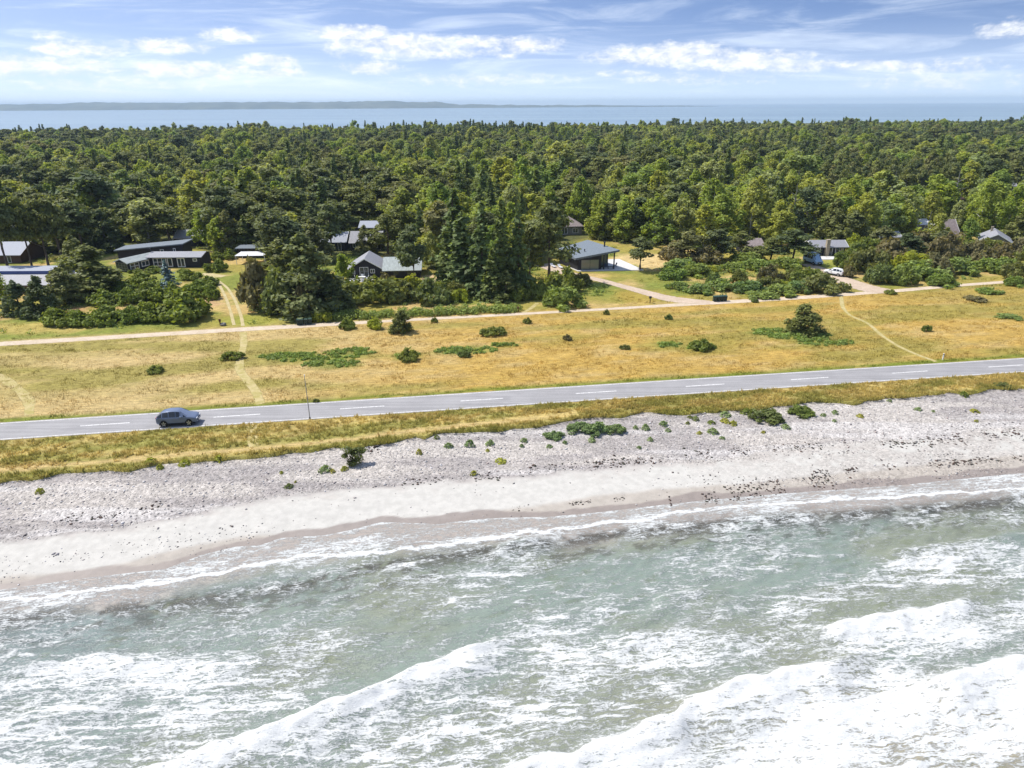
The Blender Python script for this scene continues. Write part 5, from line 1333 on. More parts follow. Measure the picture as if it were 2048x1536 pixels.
px_shrub('brown', 512, 626, 104, 104, 'tall ragged grey-brown bush right beside the wheel ruts', g1, 'tall_shrub', 'tall shrub', 0)
px_shrub('shrub', 566, 632, 110, 92, 'tall green bush low in front of the big clump by the ruts', g1, 'tall_shrub', 'tall shrub', 1)
px_shrub('brown', 600, 636, 60, 60, 'smaller grey-brown bush in front of the tallest pine of the clump', g1, 'tall_shrub', 'tall shrub', 2)
FLAT = 'flat-topped shrubs before the bungalow'
flat = [(105, 655, 78, 44), (152, 656, 66, 40), (200, 652, 70, 38), (246, 650, 66, 42), (298, 648, 74, 48), (352, 648, 100, 58), (196, 615, 62, 40), (240, 612, 70, 42), (296, 606, 76, 44), (338, 604, 60, 42), (222, 590, 74, 26),
        (275, 576, 58, 28), (322, 592, 46, 30), (388, 594, 66, 40), (420, 600, 40, 36), (412, 574, 42, 20), (300, 548, 44, 15), (268, 548, 30, 11), (374, 562, 44, 24), (428, 546, 44, 26), (362, 546, 28, 10), (430, 522, 30, 22), (455, 520, 36, 28)]
for i, (x, y, w, h) in enumerate(sorted(flat)):
    row = 'front row by the track' if y > 640 else 'middle rows' if y > 580 else 'back rows near the bungalow'
    same = [q for q in sorted(flat) if (q[1] > 640) == (y > 640) and (580 < q[1] <= 640) == (580 < y <= 640)]
    px_shrub('mugo', x, y, w * random.uniform(.95, 1.2), h * random.uniform(.7, .98), 'flat-topped green shrub, %s from left in the %s' % (ordinal(same.index((x, y, w, h)) + 1), row), FLAT)

mid = [('shrub', 742, 612, 116, 56), ('shrub', 700, 606, 70, 40), ('lime', 668, 632, 54, 34), ('shrub', 800, 606, 90, 42), ('lime', 822, 588, 60, 34), ('shrub', 860, 610, 90, 50), ('shrub', 905, 600, 60, 36), ('lime', 920, 606, 46, 30), ('brown', 770, 596, 70, 44),
       ('shrub', 1130, 590, 84, 52), ('bramble', 1124, 620, 100, 40), ('shrub', 1070, 598, 60, 40), ('shrub', 1160, 574, 44, 28), ('shrub', 1040, 604, 50, 30),
       ('shrub', 650, 640, 44, 26), ('lime', 640, 646, 40, 24)]
for i, r_ in enumerate(sorted(mid, key=lambda q: q[1])):
    m, x, y, w, h = r_
    px_shrub(m, x, y, w, h, '%s garden shrub, %s from left between the left drive and the pavilion drive' % ({'shrub': 'dark green', 'lime': 'bright green', 'brown': 'brownish', 'bramble': 'pale green'}[m], ordinal(i + 1)), 'garden shrubs between the two drives')

# long rose hedge above the track
hv = []
r_ = np.random.default_rng(5)
hl = []
for i in range(46):
    f = i / 45; x_ = 650 + (1035 - 650) * f; y_ = 645 + (628 - 645) * f - 5 + r_.uniform(-3, 2)
    if 785 < x_ < 800: continue
    X_, Y_ = G(x_, y_); s_ = r_.uniform(.8, 1.25)
    hl.append((X_, Y_, .5 * s_, .95, .9, .62 * s_)); hl.append((X_ + r_.uniform(-.5, .5), Y_ + 1.1, .55 * s_, .9, .8, .6 * s_))
hd = bpy.data.objects.new('hedge', clump_mesh('hedge', hl, 130, .2, M['bramble'], 77, .5, .8)); C.objects.link(hd)
tag(hd, 'long low rose hedge along the gravel track below the gabled cottage', 'hedge')

scrub = [('brown', 1352, 524, 60, 40), ('bramble', 1368, 545, 70, 24), ('bramble', 1350, 562, 50, 26), ('bramble', 1395, 556, 60, 26), ('shrub', 1432, 572, 30, 26), ('shrub', 1480, 568, 30, 30), ('bramble', 1500, 590, 70, 24), ('bramble', 1452, 584, 60, 24),
         ('brown', 1542, 566, 44, 38), ('shrub', 1540, 582, 40, 30), ('bramble', 1570, 594, 60, 22), ('shrub', 1585, 565, 26, 28), ('bramble', 1600, 588, 50, 24), ('bramble', 1520, 545, 70, 24), ('bramble', 1470, 548, 50, 22), ('lime', 1420, 550, 40, 20),
         ('shrub', 1620, 574, 56, 40), ('pine', 1652, 590, 80, 36), ('pine', 1618, 568, 46, 26), ('bramble', 1576, 540, 60, 24), ('bramble', 1405, 590, 50, 20), ('bramble', 1360, 582, 40, 18), ('lime', 1565, 578, 30, 18), ('bramble', 1530, 600, 60, 14), ('bramble', 1500, 530, 70, 22), ('brown', 1415, 528, 60, 34)]
nm = {'shrub': 'dark green', 'lime': 'bright green', 'brown': 'brownish', 'bramble': 'pale green', 'pine': 'blackish', 'mugo': 'flat green'}
for i, q in enumerate(sorted(scrub, key=lambda q: q[1])):
    m, x, y, w, h = q
    px_shrub(m, x, y, w * 1.2, h * .95, '%s scrub bush, %s from left between the pavilion drive and the right drive' % (nm[m], ordinal(i + 1)), 'scrub between the pavilion drive and the right drive')
scrub2 = [('shrub', 1702, 540, 50, 40), ('brown', 1700, 556, 30, 22), ('shrub', 1745, 550, 70, 50), ('brown', 1790, 530, 80, 46), ('shrub', 1770, 570, 60, 36), ('bramble', 1852, 562, 90, 34), ('brown', 1880, 555, 70, 40), ('lime', 1830, 540, 60, 34), ('brown', 1905, 530, 90, 56),
          ('bramble', 1930, 552, 70, 30), ('brown', 1960, 530, 70, 40), ('bramble', 1990, 548, 70, 26), ('bramble', 2020, 545, 60, 26), ('shrub', 2040, 560, 50, 34), ('lime', 1945, 510, 40, 24), ('bramble', 1890, 576, 60, 22), ('shrub', 1740, 520, 70, 40), ('brown', 1850, 510, 80, 40), ('shrub', 1980, 515, 70, 34),
          ('brown', 2045, 520, 60, 36), ('shrub', 2070, 535, 60, 40), ('shrub', 1815, 572, 60, 34), ('bramble', 2035, 575, 40, 18), ('brown', 2010, 525, 50, 34), ('lime', 1712, 505, 40, 30)]
for i, q in enumerate(sorted(scrub2, key=lambda q: q[1])):
    m, x, y, w, h = q
    px_shrub(m, x, y, w * 1.1, h * 1.1, '%s scrub bush, %s from left in the thicket right of the right drive' % (nm[m], ordinal(i + 1)), 'thicket right of the right drive')

meadow = [('shrub', 692, 660, 36, 22, 'dark green bush just below the track, left of the small lone pine'), ('lime', 748, 660, 36, 22, 'bright green bush just below the track beside the small lone pine'), ('shrub', 985, 674, 50, 18, 'dark flat bush in the meadow below the hedge end'),
          ('shrub', 306, 748, 36, 15, 'olive-green bush alone in the pale left meadow'), ('shrub', 815, 724, 44, 26, 'round dark green bush in mid meadow'), ('shrub', 928, 716, 24, 14, 'small dark bush at the foot of the middle bramble patch'),
          ('shrub', 1857, 664, 20, 14, 'tiny dark bush in the meadow right of the footpath'), ('shrub', 1250, 700, 20, 10, 'tiny dark bush in mid meadow below the pavilion drive'), ('shrub', 1407, 703, 52, 22, 'dark green bush at right of the mid-meadow brambles'),
          ('shrub', 1055, 648, 20, 12, 'tiny dark bush below the track near the hedge end'), ('shrub', 868, 646, 16, 10, 'tiny dark bush on the seaward edge of the track'), ('shrub', 1338, 640, 18, 10, 'tiny dark tuft under the pavilion drive mouth'), ('brown', 1135, 682, 20, 12, 'tiny olive bush in the meadow right of the hedge end'),
          ('shrub', 1213, 630, 14, 10, 'tiny green tuft beside the track left of the drive'), ('shrub', 462, 722, 42, 18, 'olive bush beside the left meadow footpath'), ('shrub', 1512, 606, 16, 8, 'tiny dark tuft on the track edge at right'), ('brown', 1960, 605, 50, 10, 'reddish scrub bush at the top right of the meadow'),
          ('bramble', 1985, 590, 50, 12, 'low scrub bush at the far top right of the meadow'), ('shrub', 1785, 590, 26, 10, 'low dark bush by the mouth of the right drive'), ('shrub', 632, 806, 12, 9, 'tiny black tuft on the far road edge beside the pole'), ('bramble', 2030, 640, 54, 7, 'low grey-green bush at the right edge of the meadow')]
for m, x, y, w, h, lab in meadow: px_shrub(m, x, y, w, h, lab, 'lone bushes in the meadow')
# bramble patches in the meadow (ground cover nobody could count)
bl = []
for (px_, py_, rx_, ry_) in bramble_px:
    X_, Y_ = G(px_, py_)
    for k in range(int(rx_ * ry_ * 6)):
        a = r_.uniform(0, 2 * PI); d = r_.random() ** .5; s_ = r_.uniform(.25, .6) * (1.1 - .5 * d)
        bl.append((X_ + math.cos(a) * d * rx_, Y_ + math.sin(a) * d * ry_, s_ * .35, s_ * 1.2, s_, s_ * .6))
struct(link(bpy.data.objects.new('bramble_cover', clump_mesh('bramble_cover', bl, 60, .17, M['bramble'], 78, .6, .7))), 'stuff')
# low undergrowth in the gardens, behind the track
ul = []
for k in range(4600):
    x_ = r_.uniform(-150, 165); pl_ = float(path_line(x_)); y_ = pl_ + 2.5 + r_.random() ** .8 * 55
    px_, py_, _ = proj(x_, y_, 0.0)
    ff_ = np.interp(px_, ff_x, ff_y)
    if fbm(np.array([x_ * .11]), np.array([y_ * .13]), 301, 3)[0] < .46: continue
    if any(a - 1 < x_ < c + 1 and b - 6 < y_ < d + 1 for a, b, c, d in FOOT): continue
    if 405 < px_ < 500 or 1600 < px_ < 1800 or (1080 < px_ < 1440 and abs(px_ - np.interp(py_, [528, 550, 560, 574, 590, 606], [1085, 1150, 1200, 1250, 1310, 1420])) < 50) or (1230 < px_ < 1360 and py_ < 600): continue
    if 20 < px_ < 60 and py_ > 590: continue
    s_ = r_.uniform(.25, .7); ul.append((x_, y_, s_ * .4, s_ * 1.3, s_, s_ * .7))
for k in range(5200):
    y_ = 150 + 210 * r_.random() ** .8; x_ = r_.uniform(-1, 1) * (y_ * .8 + 25)
    px_, py_, _ = proj(x_, y_, 0.0)
    if py_ > np.interp(px_, ff_x, ff_y) + 6 or fbm(np.array([x_ * .07]), np.array([y_ * .07]), 311, 3)[0] < .4: continue
    if any(a - 1 < x_ < c + 1 and b - 5 < y_ < d + 1 for a, b, c, d in FOOT): continue
    s_ = r_.uniform(.5, 1.25); ul.append((x_, y_, s_ * .6, s_ * 1.2, s_, s_ * 1.0))
struct(link(bpy.data.objects.new('undergrowth', clump_mesh('undergrowth', ul, 42, .2, M['bramble'], 79, .6, .7))), 'stuff')

# ------------------------------------------------------------------ beach plants
KALEDOME = [dome_variant(200 + i, 'kale') for i in range(3)]
bp = [(77, 988, 22, 14, 'y'), (300, 934, 26, 14, 'y'), (318, 940, 20, 12, 'y'), (367, 934, 26, 15, 'y'), (436, 926, 24, 18, 'y'), (562, 946, 10, 8, 'y'), (576, 972, 20, 12, 'g'), (590, 962, 8, 6, 'y'), (648, 944, 28, 18, 'k'), (664, 944, 16, 10, 'y'), (688, 940, 18, 12, 'y'),
      (838, 908, 16, 16, 'y'), (897, 896, 22, 14, 'k'), (939, 894, 26, 20, 'k'), (980, 890, 22, 14, 'k'), (975, 901, 12, 7, 'y'), (1048, 884, 20, 12, 'k'), (1044, 893, 12, 10, 'k'), (947, 946, 18, 13, 'y'), (1001, 922, 30, 9, 'y'), (1108, 878, 42, 20, 'k'), (1130, 886, 14, 10, 'k'), (1099, 893, 16, 9, 'k'),
      (1160, 866, 60, 26, 'k'), (1196, 870, 56, 34, 'k'), (1184, 882, 20, 12, 'k'), (1234, 868, 42, 28, 'k'), (1272, 858, 14, 10, 'k'), (1292, 860, 18, 18, 'k'), (1301, 880, 14, 12, 'k'), (1279, 894, 14, 8, 'k'), (1328, 852, 24, 14, 'k'), (1337, 862, 14, 10, 'k'), (1376, 848, 12, 8, 'g'), (1392, 842, 18, 12, 'g'), (1424, 848, 18, 10, 'g'), (1452, 834, 26, 14, 'k'),
      (1452, 846, 24, 12, 'y'), (1468, 850, 20, 12, 'y'), (1400, 866, 14, 8, 'y'), (1428, 866, 26, 16, 'k'), (1446, 876, 16, 8, 'k'), (1536, 846, 78, 32, 'g'), (1574, 856, 24, 12, 'k'), (1605, 832, 56, 26, 'g'), (1494, 830, 26, 16, 'g'), (1672, 828, 16, 12, 'k'), (1670, 842, 12, 7, 'k'), (1722, 834, 16, 10, 'y'), (1838, 822, 18, 9, 'k'), (1868, 824, 10, 6, 'k'), (1953, 824, 22, 8, 'y'), (1955, 841, 12, 6, 'y'),
      (2010, 782, 36, 12, 'g'), (1930, 796, 22, 14, 'g'), (1780, 806, 14, 8, 'k'), (1648, 832, 14, 8, 'k'), (1528, 864, 12, 7, 'y'), (873, 880, 14, 12, 'g'), (1380, 838, 12, 8, 'g')]
kname = {'y': ('yellow-green', 'yellowplant'), 'k': ('grey-green sea kale', 'kale'), 'g': ('dark green', 'shrub')}
for k in 'ykg':
    row = sorted(q for q in bp if q[4] == k)
    for i, (x, y, w, h, _) in enumerate(row):
        X_, Y_ = G(x, y, -.4); z_ = float(beach_z(np.array([X_]), np.array([Y_]))[0])
        if Y_ > float(grass_edge(X_)): z_ = max(z_, -.02)
        s_ = pxm(x, y); wm, hm = w / s_, h / s_ * 1.0
        if w > 30: me_ = DOME['shrub' if k == 'g' else 'bramble'][i % 3] if k != 'k' else KALEDOME[i % 3]
        else: me_ = PLANT[kname[k][1]][i % 3]
        big = w > 30
        o = bpy.data.objects.new('beach_plant', me_); C.objects.link(o); o.location = (X_, Y_ + wm * .25, z_ - .03); o.rotation_euler = (0, 0, random.uniform(0, 6.28) if not big else random.uniform(-.3, .3))
        o.scale = (wm / 2.05, wm * .8 / 2.05, max(.15, hm * (.65 if big else .75)))
        tag(o, '%s %s plant on the shingle, %s of its colour from left' % ('large' if w > 40 else 'small' if w < 18 else 'clumpy', kname[k][0], ordinal(i + 1)), 'beach plant', 'plants along the shingle')
# the gnarled bush on the shingle
X_, Y_ = G(706, 934, -.4); z_ = float(beach_z(np.array([X_]), np.array([Y_]))[0])
t_ = thing('rose_bush', 'tall gnarled dark bush with bare stems, alone on the shingle', 'bush', (X_, Y_ + .6, z_), .3)
cl = [(-.55, .2, 1.75, .55, .5, .4), (.25, .1, .95, .65, .6, .55), (.55, 0, .6, .55, .5, .45), (.95, .2, 1.45, .5, .4, .2), (-.2, -.2, .4, .5, .4, .35), (-.9, .1, 1.2, .3, .3, .2), (.1, .3, 1.45, .5, .4, .35), (.5, .3, 1.6, .45, .4, .25)]
link(bpy.data.objects.new('foliage', clump_mesh('foliage', cl, 170, .15, M['pine'], 81, .4, .8)), t_)
sb = MB()
for (x, y, z, *_) in cl: sb.tube([(0, 0, -.1), (x * .5 - .1, y * .5, z * .6), (x, y, z)], [.05, .04, .012], 5)
for k in range(8):
    a = r_.uniform(2.4, 4.2); sb.tube([(-.1, 0, .1), (math.cos(a) * .6, math.sin(a) * .4, .5 + .1 * k), (math.cos(a) * .95, math.sin(a) * .6, .9 + .1 * k)], [.03, .022, .008], 4)
sb.build('stem', 'bark', t_)

# ================================================================== THE WOOD
LAND = [(0, 'the metal-roofed house'), (232, 'the black bungalow'), (440, 'the dark shed'), (660, 'the gabled cottage'), (870, 'the spruce grove'), (1110, 'the pavilion house'), (1320, 'the brown-roofed cabin'), (1545, 'the chimney cabin'), (1720, 'the grey-roofed houses')]
rg = np.random.default_rng(42)
cand = []
D = 150.0
while D < 1080:
    stepy = 5.8 + D * .005
    half = D * .80 + 30
    n = int(2 * half / (5.6 + D * .005))
    x_ = -half + (np.arange(n) + rg.uniform(0, 1, n)) * (2 * half / n) + rg.uniform(-1, 1, n)
    y_ = D + rg.uniform(-.5, .5, n) * stepy
    cand.append(np.stack([x_, y_], -1)); D += stepy
cand = np.concatenate(cand); TX, TY = cand[:, 0], cand[:, 1]
px_, py_, dep = proj(TX, TY, 0 * TX)
ok = py_ < np.interp(px_, ff_x, ff_y)
shore_back = 890 + TX * .1 + 60 * (fbm(TX * .01, TX * 0, 5, 3) - .5)
ok &= TY < shore_back
gap = fbm(TX * .03, TY * .03, 401, 3)
ok &= ~((gap > .66) & (TY < 500) & (rg.uniform(0, 1, len(TX)) < .7))
for a, b, c, d in FOOT: ok &= ~((TX > a - .8) & (TX < c + .8) & (TY > b - .5) & (TY < d + .8))
TX, TY, px_, py_, dep = TX[ok], TY[ok], px_[ok], py_[ok], dep[ok]
n = len(TX)
zn = fbm(TX * .018, TY * .022, 411, 3); z2 = fbm(TX * .06, TY * .06, 421, 3); ru = rg.uniform(0, 1, n)
psh = np.clip(.38 + (.5 - zn) * 2.8 + (px_ < 450) * .1 + (TY > 600) * .1, .1, .9)
# the stand of bare-trunked pines at the right, the leafy band in front of it
stand = (px_ > 1640) & (px_ < 1910) & (py_ < 432) & (py_ > 380)
leafy = (px_ > 1200) & (py_ > 400) & ~stand
psh = np.where(stand, 1.0, np.where(leafy, psh * .55, psh))
kind = np.where(ru < psh, 0, 1)                                 # 0 pine, 1 birch
spr = (rg.uniform(0, 1, n) < .07) | ((z2 > .64) & (rg.uniform(0, 1, n) < .5)) | ((np.abs(px_ - 1000) < 110) & (py_ < 500) & (py_ > 430) & (rg.uniform(0, 1, n) < .12))
spr |= (TY > 650) & (np.abs(px_ - 1010) < 170) & (rg.uniform(0, 1, n) < .14)
kind = np.where(spr & ~stand, 2, kind)
hgt = np.where(kind == 0, rg.normal(11.6, 2.0, n), np.where(kind == 1, rg.normal(10.8, 2.4, n), rg.normal(12.4, 2.8, n)))
hgt *= .72 + .56 * fbm(TX * .03, TY * .03, 431, 3)
hgt = np.where(stand, rg.normal(14.5, .8, n), hgt)
hgt = np.where((py_ > 480) & ~stand, hgt * .9, hgt)
hgt = np.where((TY > 600) & (kind == 2), hgt * 1.12, hgt)
hgt = np.clip(hgt, 4.5, 19)
wid = hgt / 10 * rg.uniform(.85, 1.65, n) * np.where(kind == 2, .95, 1.15)
wid = np.where(stand, 1.0, wid)
# keep the glimpses of houses open
tx0, ty0, _ = proj(TX, TY, hgt); crw = wid * np.where(kind == 0, 2.0, np.where(kind == 1, 1.8, 1.2)) * FPX / dep
clear = np.ones(n, bool)
for (a, b, c, d, Y) in SIGHT:
    clear &= ~((TY < Y + 1) & (px_ + crw > a) & (px_ - crw < c) & (ty0 < d) & (py_ > b) & (rg.uniform(0, 1, len(TX)) < .93))
TX, TY, px_, py_, dep, kind, hgt, wid, tx0, ty0 = [q[clear] for q in (TX, TY, px_, py_, dep, kind, hgt, wid, tx0, ty0)]
n = len(TX)
var = np.where(stand[clear], rg.integers(0, 6, n), rg.integers(0, 630, n)); rot = rg.uniform(0, 6.283, n)
KN = {0: ('pine_tree', PINES + LOWPINES, 'dark pine'), 1: ('birch_tree', BIRCHES, 'pale green birch'), 2: ('spruce_tree', SPRUCES, 'pointed spruce')}
inframe = (px_ > -30) & (px_ < 2078)
solid = np.zeros(n, bool)
for k, lim in ((0, 230), (1, 270), (2, 170)):
    q = np.where((kind == k) & inframe)[0]
    q = q[np.argsort(dep[q] / hgt[q])][:lim]; solid[q] = True
cells = {}
for i in np.where(solid)[0]:
    band_ = 'just behind' if TY[i] < 205 else 'close behind' if TY[i] < 235 else 'well behind' if TY[i] < 275 else 'far behind' if TY[i] < 330 else 'deep behind'
    land_ = [nm_ for x0_, nm_ in LAND if px_[i] >= x0_ or x0_ == 0][-1]
    cells.setdefault((int(kind[i]), band_, land_), []).append(i)
for (k, band_, land_), idx in cells.items():
    idx.sort(key=lambda i: px_[i])
    for j, i in enumerate(idx):
        if len(idx) == 1: lab = '%s in the wood, the only one %s %s' % (KN[k][2], band_, land_)
        else: lab = '%s, %s from left of those %s %s' % (KN[k][2], ordinal(j + 1), band_, land_)
        tree(KN[k][0], int(var[i]), (TX[i], TY[i]), (wid[i], wid[i], hgt[i] / 10.1), rot[i], lab, 'trees of the wood behind the houses')
# the far wood: one mass nobody could count
far = np.where(~solid)[0]
pts = np.stack([TX[far], TY[far], 0 * TX[far]], -1)
me = bpy.data.meshes.new('forest'); me.vertices.add(len(far)); me.vertices.foreach_set('co', pts.astype(np.float32).ravel())
protos = []; pid = {}
for k in (0, 1, 2):
    for v_ in range(len(KN[k][1])):
        if (KN[k][0], v_) in ANCHOR: pid.setdefault(k, []).append(len(protos)); protos.append(ANCHOR[(KN[k][0], v_)])
ids = np.array([pid[int(kind[i])][int(var[i]) % len(pid[int(kind[i])])] for i in far])
a = me.attributes.new('pid', 'INT', 'POINT'); a.data.foreach_set('value', ids.astype(np.int32))
a = me.attributes.new('rotv', 'FLOAT_VECTOR', 'POINT'); a.data.foreach_set('vector', np.stack([0 * rot[far], 0 * rot[far], rot[far]], -1).astype(np.float32).ravel())
a = me.attributes.new('sclv', 'FLOAT_VECTOR', 'POINT'); a.data.foreach_set('vector', np.stack([wid[far], wid[far], hgt[far] / 10.1], -1).astype(np.float32).ravel())
fo = struct(link(bpy.data.objects.new('forest', me)), 'stuff')
ng = bpy.data.node_groups.new('scatter_trees', 'GeometryNodeTree')
ng.interface.new_socket('Geometry', in_out='INPUT', socket_type='NodeSocketGeometry'); ng.interface.new_socket('Geometry', in_out='OUTPUT', socket_type='NodeSocketGeometry')
gi, go = ng.nodes.new('NodeGroupInput'), ng.nodes.new('NodeGroupOutput')
def named(nm_, ty_):
    q = ng.nodes.new('GeometryNodeInputNamedAttribute'); q.data_type = ty_; q.inputs['Name'].default_value = nm_
    return [s for s in q.outputs if s.name == 'Attribute' and s.enabled][0]
a_id, a_r, a_s = named('pid', 'INT'), named('rotv', 'FLOAT_VECTOR'), named('sclv', 'FLOAT_VECTOR')
jn = ng.nodes.new('GeometryNodeJoinGeometry')
for k, (cw, tk) in enumerate(protos):
    cm = ng.nodes.new('FunctionNodeCompare'); cm.data_type = 'INT'; cm.operation = 'EQUAL'
    ia = [s for s in cm.inputs if s.identifier == 'A_INT'][0]; ib = [s for s in cm.inputs if s.identifier == 'B_INT'][0]
    ng.links.new(a_id, ia); ib.default_value = k
    for ob in (cw, tk):
        oi = ng.nodes.new('GeometryNodeObjectInfo'); oi.inputs['Object'].default_value = ob; oi.inputs['As Instance'].default_value = True
        ip = ng.nodes.new('GeometryNodeInstanceOnPoints')
        ng.links.new(gi.outputs[0], ip.inputs['Points']); ng.links.new(cm.outputs['Result'], ip.inputs['Selection']); ng.links.new(oi.outputs['Geometry'], ip.inputs['Instance'])
        ng.links.new(a_r, ip.inputs['Rotation']); ng.links.new(a_s, ip.inputs['Scale']); ng.links.new(ip.outputs[0], jn.inputs[0])
ng.links.new(jn.outputs[0], go.inputs[0])
fo.modifiers.new('scatter', 'NODES').node_group = ng
print('trees solid', int(solid.sum()), 'far', len(far))
# a few dead grey trunks standing in the wood
dead = []
for i in range(2):
    rr_ = random.Random(900 + i); dead.append(trunk_mesh('dead_tree', 11.5, .2, [(rr_.uniform(-2, 2), rr_.uniform(-2, 2), rr_.uniform(4, 10)) for _ in range(22)], 'greywood', 50 + i))
for i, (x, y, top) in enumerate(((1581, 470, 378), (1900, 440, 352), (1140, 440, 372), (1776, 430, 352), (300, 470, 398), (700, 440, 370))):
    X_, Y_ = G(x, y); s_ = (y - top) / pxm(x, y) / 11.5 * 1.08
    o = link(bpy.data.objects.new('dead_tree', dead[i % 2])); o.location = (X_, Y_, 0); o.scale = (s_, s_, s_); o.rotation_euler = (0, 0, i)
    tag(o, 'bare grey dead tree standing in the wood, %s from left of the dead ones' % ordinal(sorted((300, 700, 1140, 1581, 1776, 1900)).index(x) + 1), 'dead tree', 'dead trees in the wood')
# round oak on the far shore and the tall tree at the right edge of the wood
X_, Y_ = G(1690, 262); tree('birch_tree', 2, (X_, Y_), (2.6, 2.6, 1.6), 1.0, 'round-crowned broad tree rising above the far edge of the wood, right', 'trees of the wood behind the houses')
X_, Y_ = G(2046, 262); tree('birch_tree', 5, (X_, Y_), (1.4, 1.4, 2.2), 2.0, 'tall tree rising above the far wood at the right edge', 'trees of the wood behind the houses')
# ================================================================== LIGHT, SKY, HAZE, CAMERA
SUN_AZ, SUN_EL = math.radians(-69), math.radians(56)
sd_ = Vector((math.sin(SUN_AZ) * math.cos(SUN_EL), math.cos(SUN_AZ) * math.cos(SUN_EL), math.sin(SUN_EL)))
sl = bpy.data.lights.new('sun', 'SUN'); sl.energy = 4.4; sl.angle = math.radians(.53); sl.color = (1.0, .95, .87)
so = link(bpy.data.objects.new('sun', sl)); so.rotation_euler = (-sd_).to_track_quat('-Z', 'Y').to_euler(); so.location = (0, 0, 200)

w = bpy.data.worlds.new('World'); SC.world = w; w.use_nodes = True
nt = w.node_tree; nt.nodes.clear()
class WT(NT):
    def __init__(s): s.t = nt; s.n = nt.nodes; s.l = nt.links
t = WT()
co = t.node('ShaderNodeTexCoord').outputs['Generated']
sep = t.node('ShaderNodeSeparateXYZ'); t.link(co, sep.inputs[0])
dx, dy, dz = sep.outputs
# the sky deepens quickly above the hazy horizon
el = t.math('MAXIMUM', dz, 0.0)
el2 = t.math('MINIMUM', t.math('MULTIPLY_ADD', el, 6.0, .06), 1.0)
cmb = t.node('ShaderNodeCombineXYZ')
t.link(dx, cmb.inputs[0]); t.link(dy, cmb.inputs[1]); t.link(t.math('MAXIMUM', el2, el), cmb.inputs[2])
nrm = t.node('ShaderNodeVectorMath', operation='NORMALIZE'); t.link(cmb.outputs[0], nrm.inputs[0])
sky = t.node('ShaderNodeTexSky', sky_type='NISHITA'); sky.sun_disc = False; sky.sun_elevation = SUN_EL; sky.sun_rotation = SUN_AZ
sky.air_density = 1.0; sky.dust_density = .6; sky.ozone_density = 2.5; sky.altitude = 0
t.link(nrm.outputs[0], sky.inputs['Vector'])
u = t.math('ARCTAN2', dx, dy); v = t.math('ARCSINE', dz)
uv = t.node('ShaderNodeCombineXYZ'); t.link(u, uv.inputs[0]); t.link(v, uv.inputs[1]); uv = uv.outputs[0]
def sky_uv(x, y):
    d = ray(x, y); l = math.sqrt(sum(q * q for q in d)); return math.atan2(d[0], d[1]), math.asin(d[2] / l)
blobs = [(60, 132, 120, 20, .8), (150, 99, 78, 15, .85), (95, 72, 34, 9, .5), (195, 132, 40, 14, .7), (335, 92, 88, 13, .9), (465, 71, 54, 14, .9), (370, 140, 130, 17, .9), (535, 122, 62, 14, .85), (550, 146, 66, 10, .7), (710, 66, 78, 15, 1), (810, 92, 160, 24, .95), (960, 84, 60, 12, .85), (880, 106, 110, 12, .8), (1045, 91, 82, 17, .9),
         (745, 136, 62, 13, .9), (1010, 112, 28, 7, .7), (1250, 112, 80, 15, .85), (1340, 110, 130, 24, 1.05), (1490, 122, 120, 20, 1), (1590, 132, 90, 11, .8), (1735, 131, 64, 10, .85), (1828, 137, 34, 11, .8), (1900, 135, 70, 14, .45), (960, 160, 190, 11, .4), (1400, 157, 160, 10, .4), (1880, 165, 130, 16, .4), (250, 165, 200, 12, .35), (2040, 55, 60, 16, .6), (1240, 146, 60, 7, .5)]
field = None
for (x, y, a, b, s) in blobs:
    u0, v0 = sky_uv(x, y); sa, sb_ = a / 1384, b / 1384
    q = t.node('ShaderNodeVectorMath', operation='SUBTRACT'); t.link(uv, q.inputs[0]); q.inputs[1].default_value = (u0, v0, 0)
    q2 = t.node('ShaderNodeVectorMath', operation='MULTIPLY'); t.link(q.outputs[0], q2.inputs[0]); q2.inputs[1].default_value = (1 / sa, 1 / sb_, 0)
    q3 = t.node('ShaderNodeVectorMath', operation='DOT_PRODUCT'); t.link(q2.outputs[0], q3.inputs[0]); t.link(q2.outputs[0], q3.inputs[1])
    val = t.math('MULTIPLY', t.math('SUBTRACT', 1.0, q3.outputs['Value']), s)
    field = val if field is None else t.math('MAXIMUM', field, val)
m1 = t.mapping(uv, scale=(38, 80, 1)); m2 = t.mapping(uv, scale=(130, 210, 1))
n1 = t.noise(m1, 1.0, 6, .6, .3); n2 = t.noise(m2, 1.0, 5, .6)
edge = t.math('ADD', field, t.math('ADD', t.math('MULTIPLY', t.math('SUBTRACT', n1, .5), 2.6), t.math('MULTIPLY', t.math('SUBTRACT', n2, .5), 1.1)))
cum = t.math('MULTIPLY', t.maprange(edge, -.15, 1.2), t.maprange(field, -.6, .1))
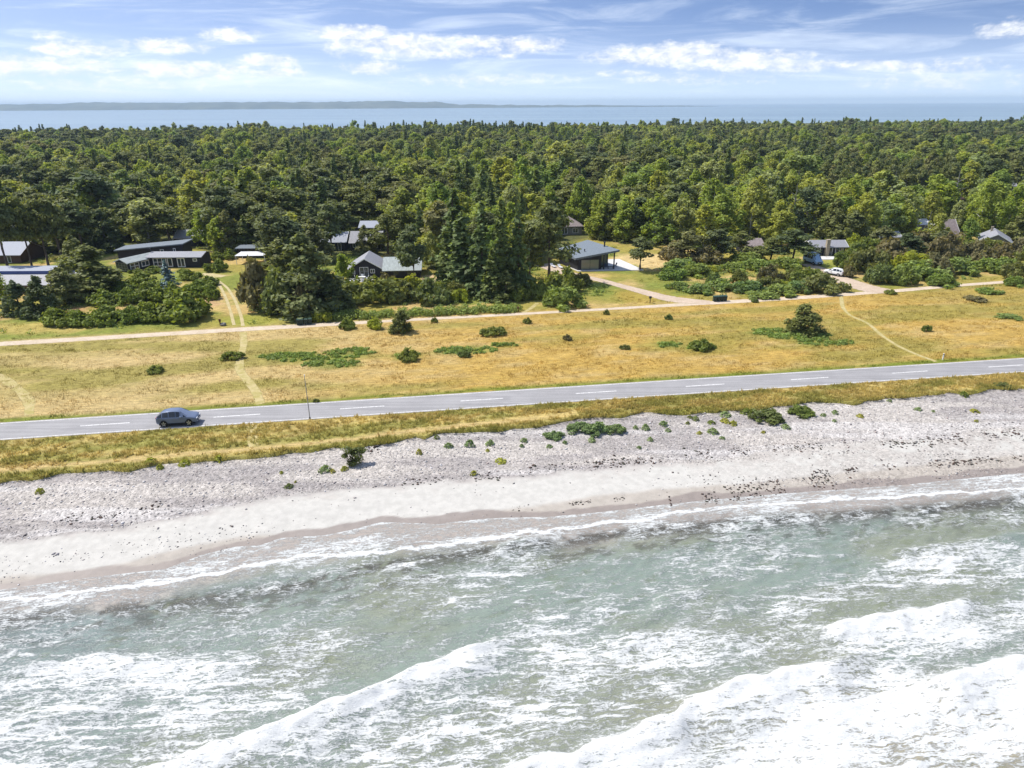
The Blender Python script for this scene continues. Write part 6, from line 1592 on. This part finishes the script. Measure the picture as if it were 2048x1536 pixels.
# high veils
mc = t.mapping(uv, (0, 0, .12), (5, 42, 1)); c1 = t.noise(mc, 1.0, 7, .62, .8)
veil = t.math('MULTIPLY', t.maprange(c1, .42, .75), t.maprange(u, -.7, .75, .5, .42))
veil = t.math('MULTIPLY', veil, t.maprange(v, .0, .03))
low = t.math('POWER', t.math('SUBTRACT', 1.0, t.math('MINIMUM', t.math('MULTIPLY', el, 9.0), 1.0)), 1.6)
leftw = t.maprange(u, -.75, .5, .2, .04)
white = t.math('ADD', t.math("MULTIPLY", low, .64), t.math('ADD', leftw, veil), clamp=True)
skyc = t.mix(white, t.mix(1.0, sky.outputs[0], (1.0, 1.09, 1.22), 'MULTIPLY'), (7.2, 7.9, 8.8))
cloudc = t.mix(t.maprange(n1, .35, .65), (6.6, 6.8, 7.2), (8.2, 8.2, 8.1))
skyc = t.mix(t.math('MULTIPLY', cum, .92), skyc, cloudc)
bg = t.node('ShaderNodeBackground'); t.link(skyc, bg.inputs[0]); bg.inputs[1].default_value = .11
wo = t.node('ShaderNodeOutputWorld'); t.link(bg.outputs[0], wo.inputs[0])

# air: one even pale volume round everything
t = NT('sea_air')
pv = t.node('ShaderNodeVolumePrincipled'); pv.inputs['Color'].default_value = (.64, .82, 1.0, 1); pv.inputs['Density'].default_value = HAZE; pv.inputs['Anisotropy'].default_value = .0
t.link(pv.outputs[0], t.out.inputs['Volume'])
hz = MB().box(-27000, -27000, -8, 27000, 27000, 140).build('haze', t.m); struct(hz, 'stuff')

cd = bpy.data.cameras.new('camera'); cam = link(bpy.data.objects.new('camera', cd)); SC.camera = cam
cd.sensor_width = 36; cd.lens = 36 * FPX / 2048; cd.clip_start = .5; cd.clip_end = 60000
fwd = Vector((0, cp, -sp)); r0 = Vector((1, 0, 0)); u0 = Vector((0, sp, cp))
rr, uu = r0 * cr - u0 * sr, u0 * cr + r0 * sr
cam.matrix_world = Matrix(((rr.x, uu.x, -fwd.x, 0), (rr.y, uu.y, -fwd.y, 0), (rr.z, uu.z, -fwd.z, H), (0, 0, 0, 1)))

SC.view_settings.view_transform = 'Standard'; SC.view_settings.look = 'None'; SC.view_settings.gamma = 1; SC.view_settings.exposure = EXPO
cy_ = SC.cycles
cy_.max_bounces = 6; cy_.diffuse_bounces = 3; cy_.glossy_bounces = 2; cy_.transmission_bounces = 3; cy_.transparent_max_bounces = 8; cy_.volume_bounces = 0
cy_.sample_clamp_indirect = 4.0; cy_.sample_clamp_direct = 6.0; cy_.use_denoising = True; cy_.denoiser = 'OPENIMAGEDENOISE'; cy_.denoising_input_passes = 'RGB_ALBEDO_NORMAL'; cy_.denoising_prefilter = 'ACCURATE'
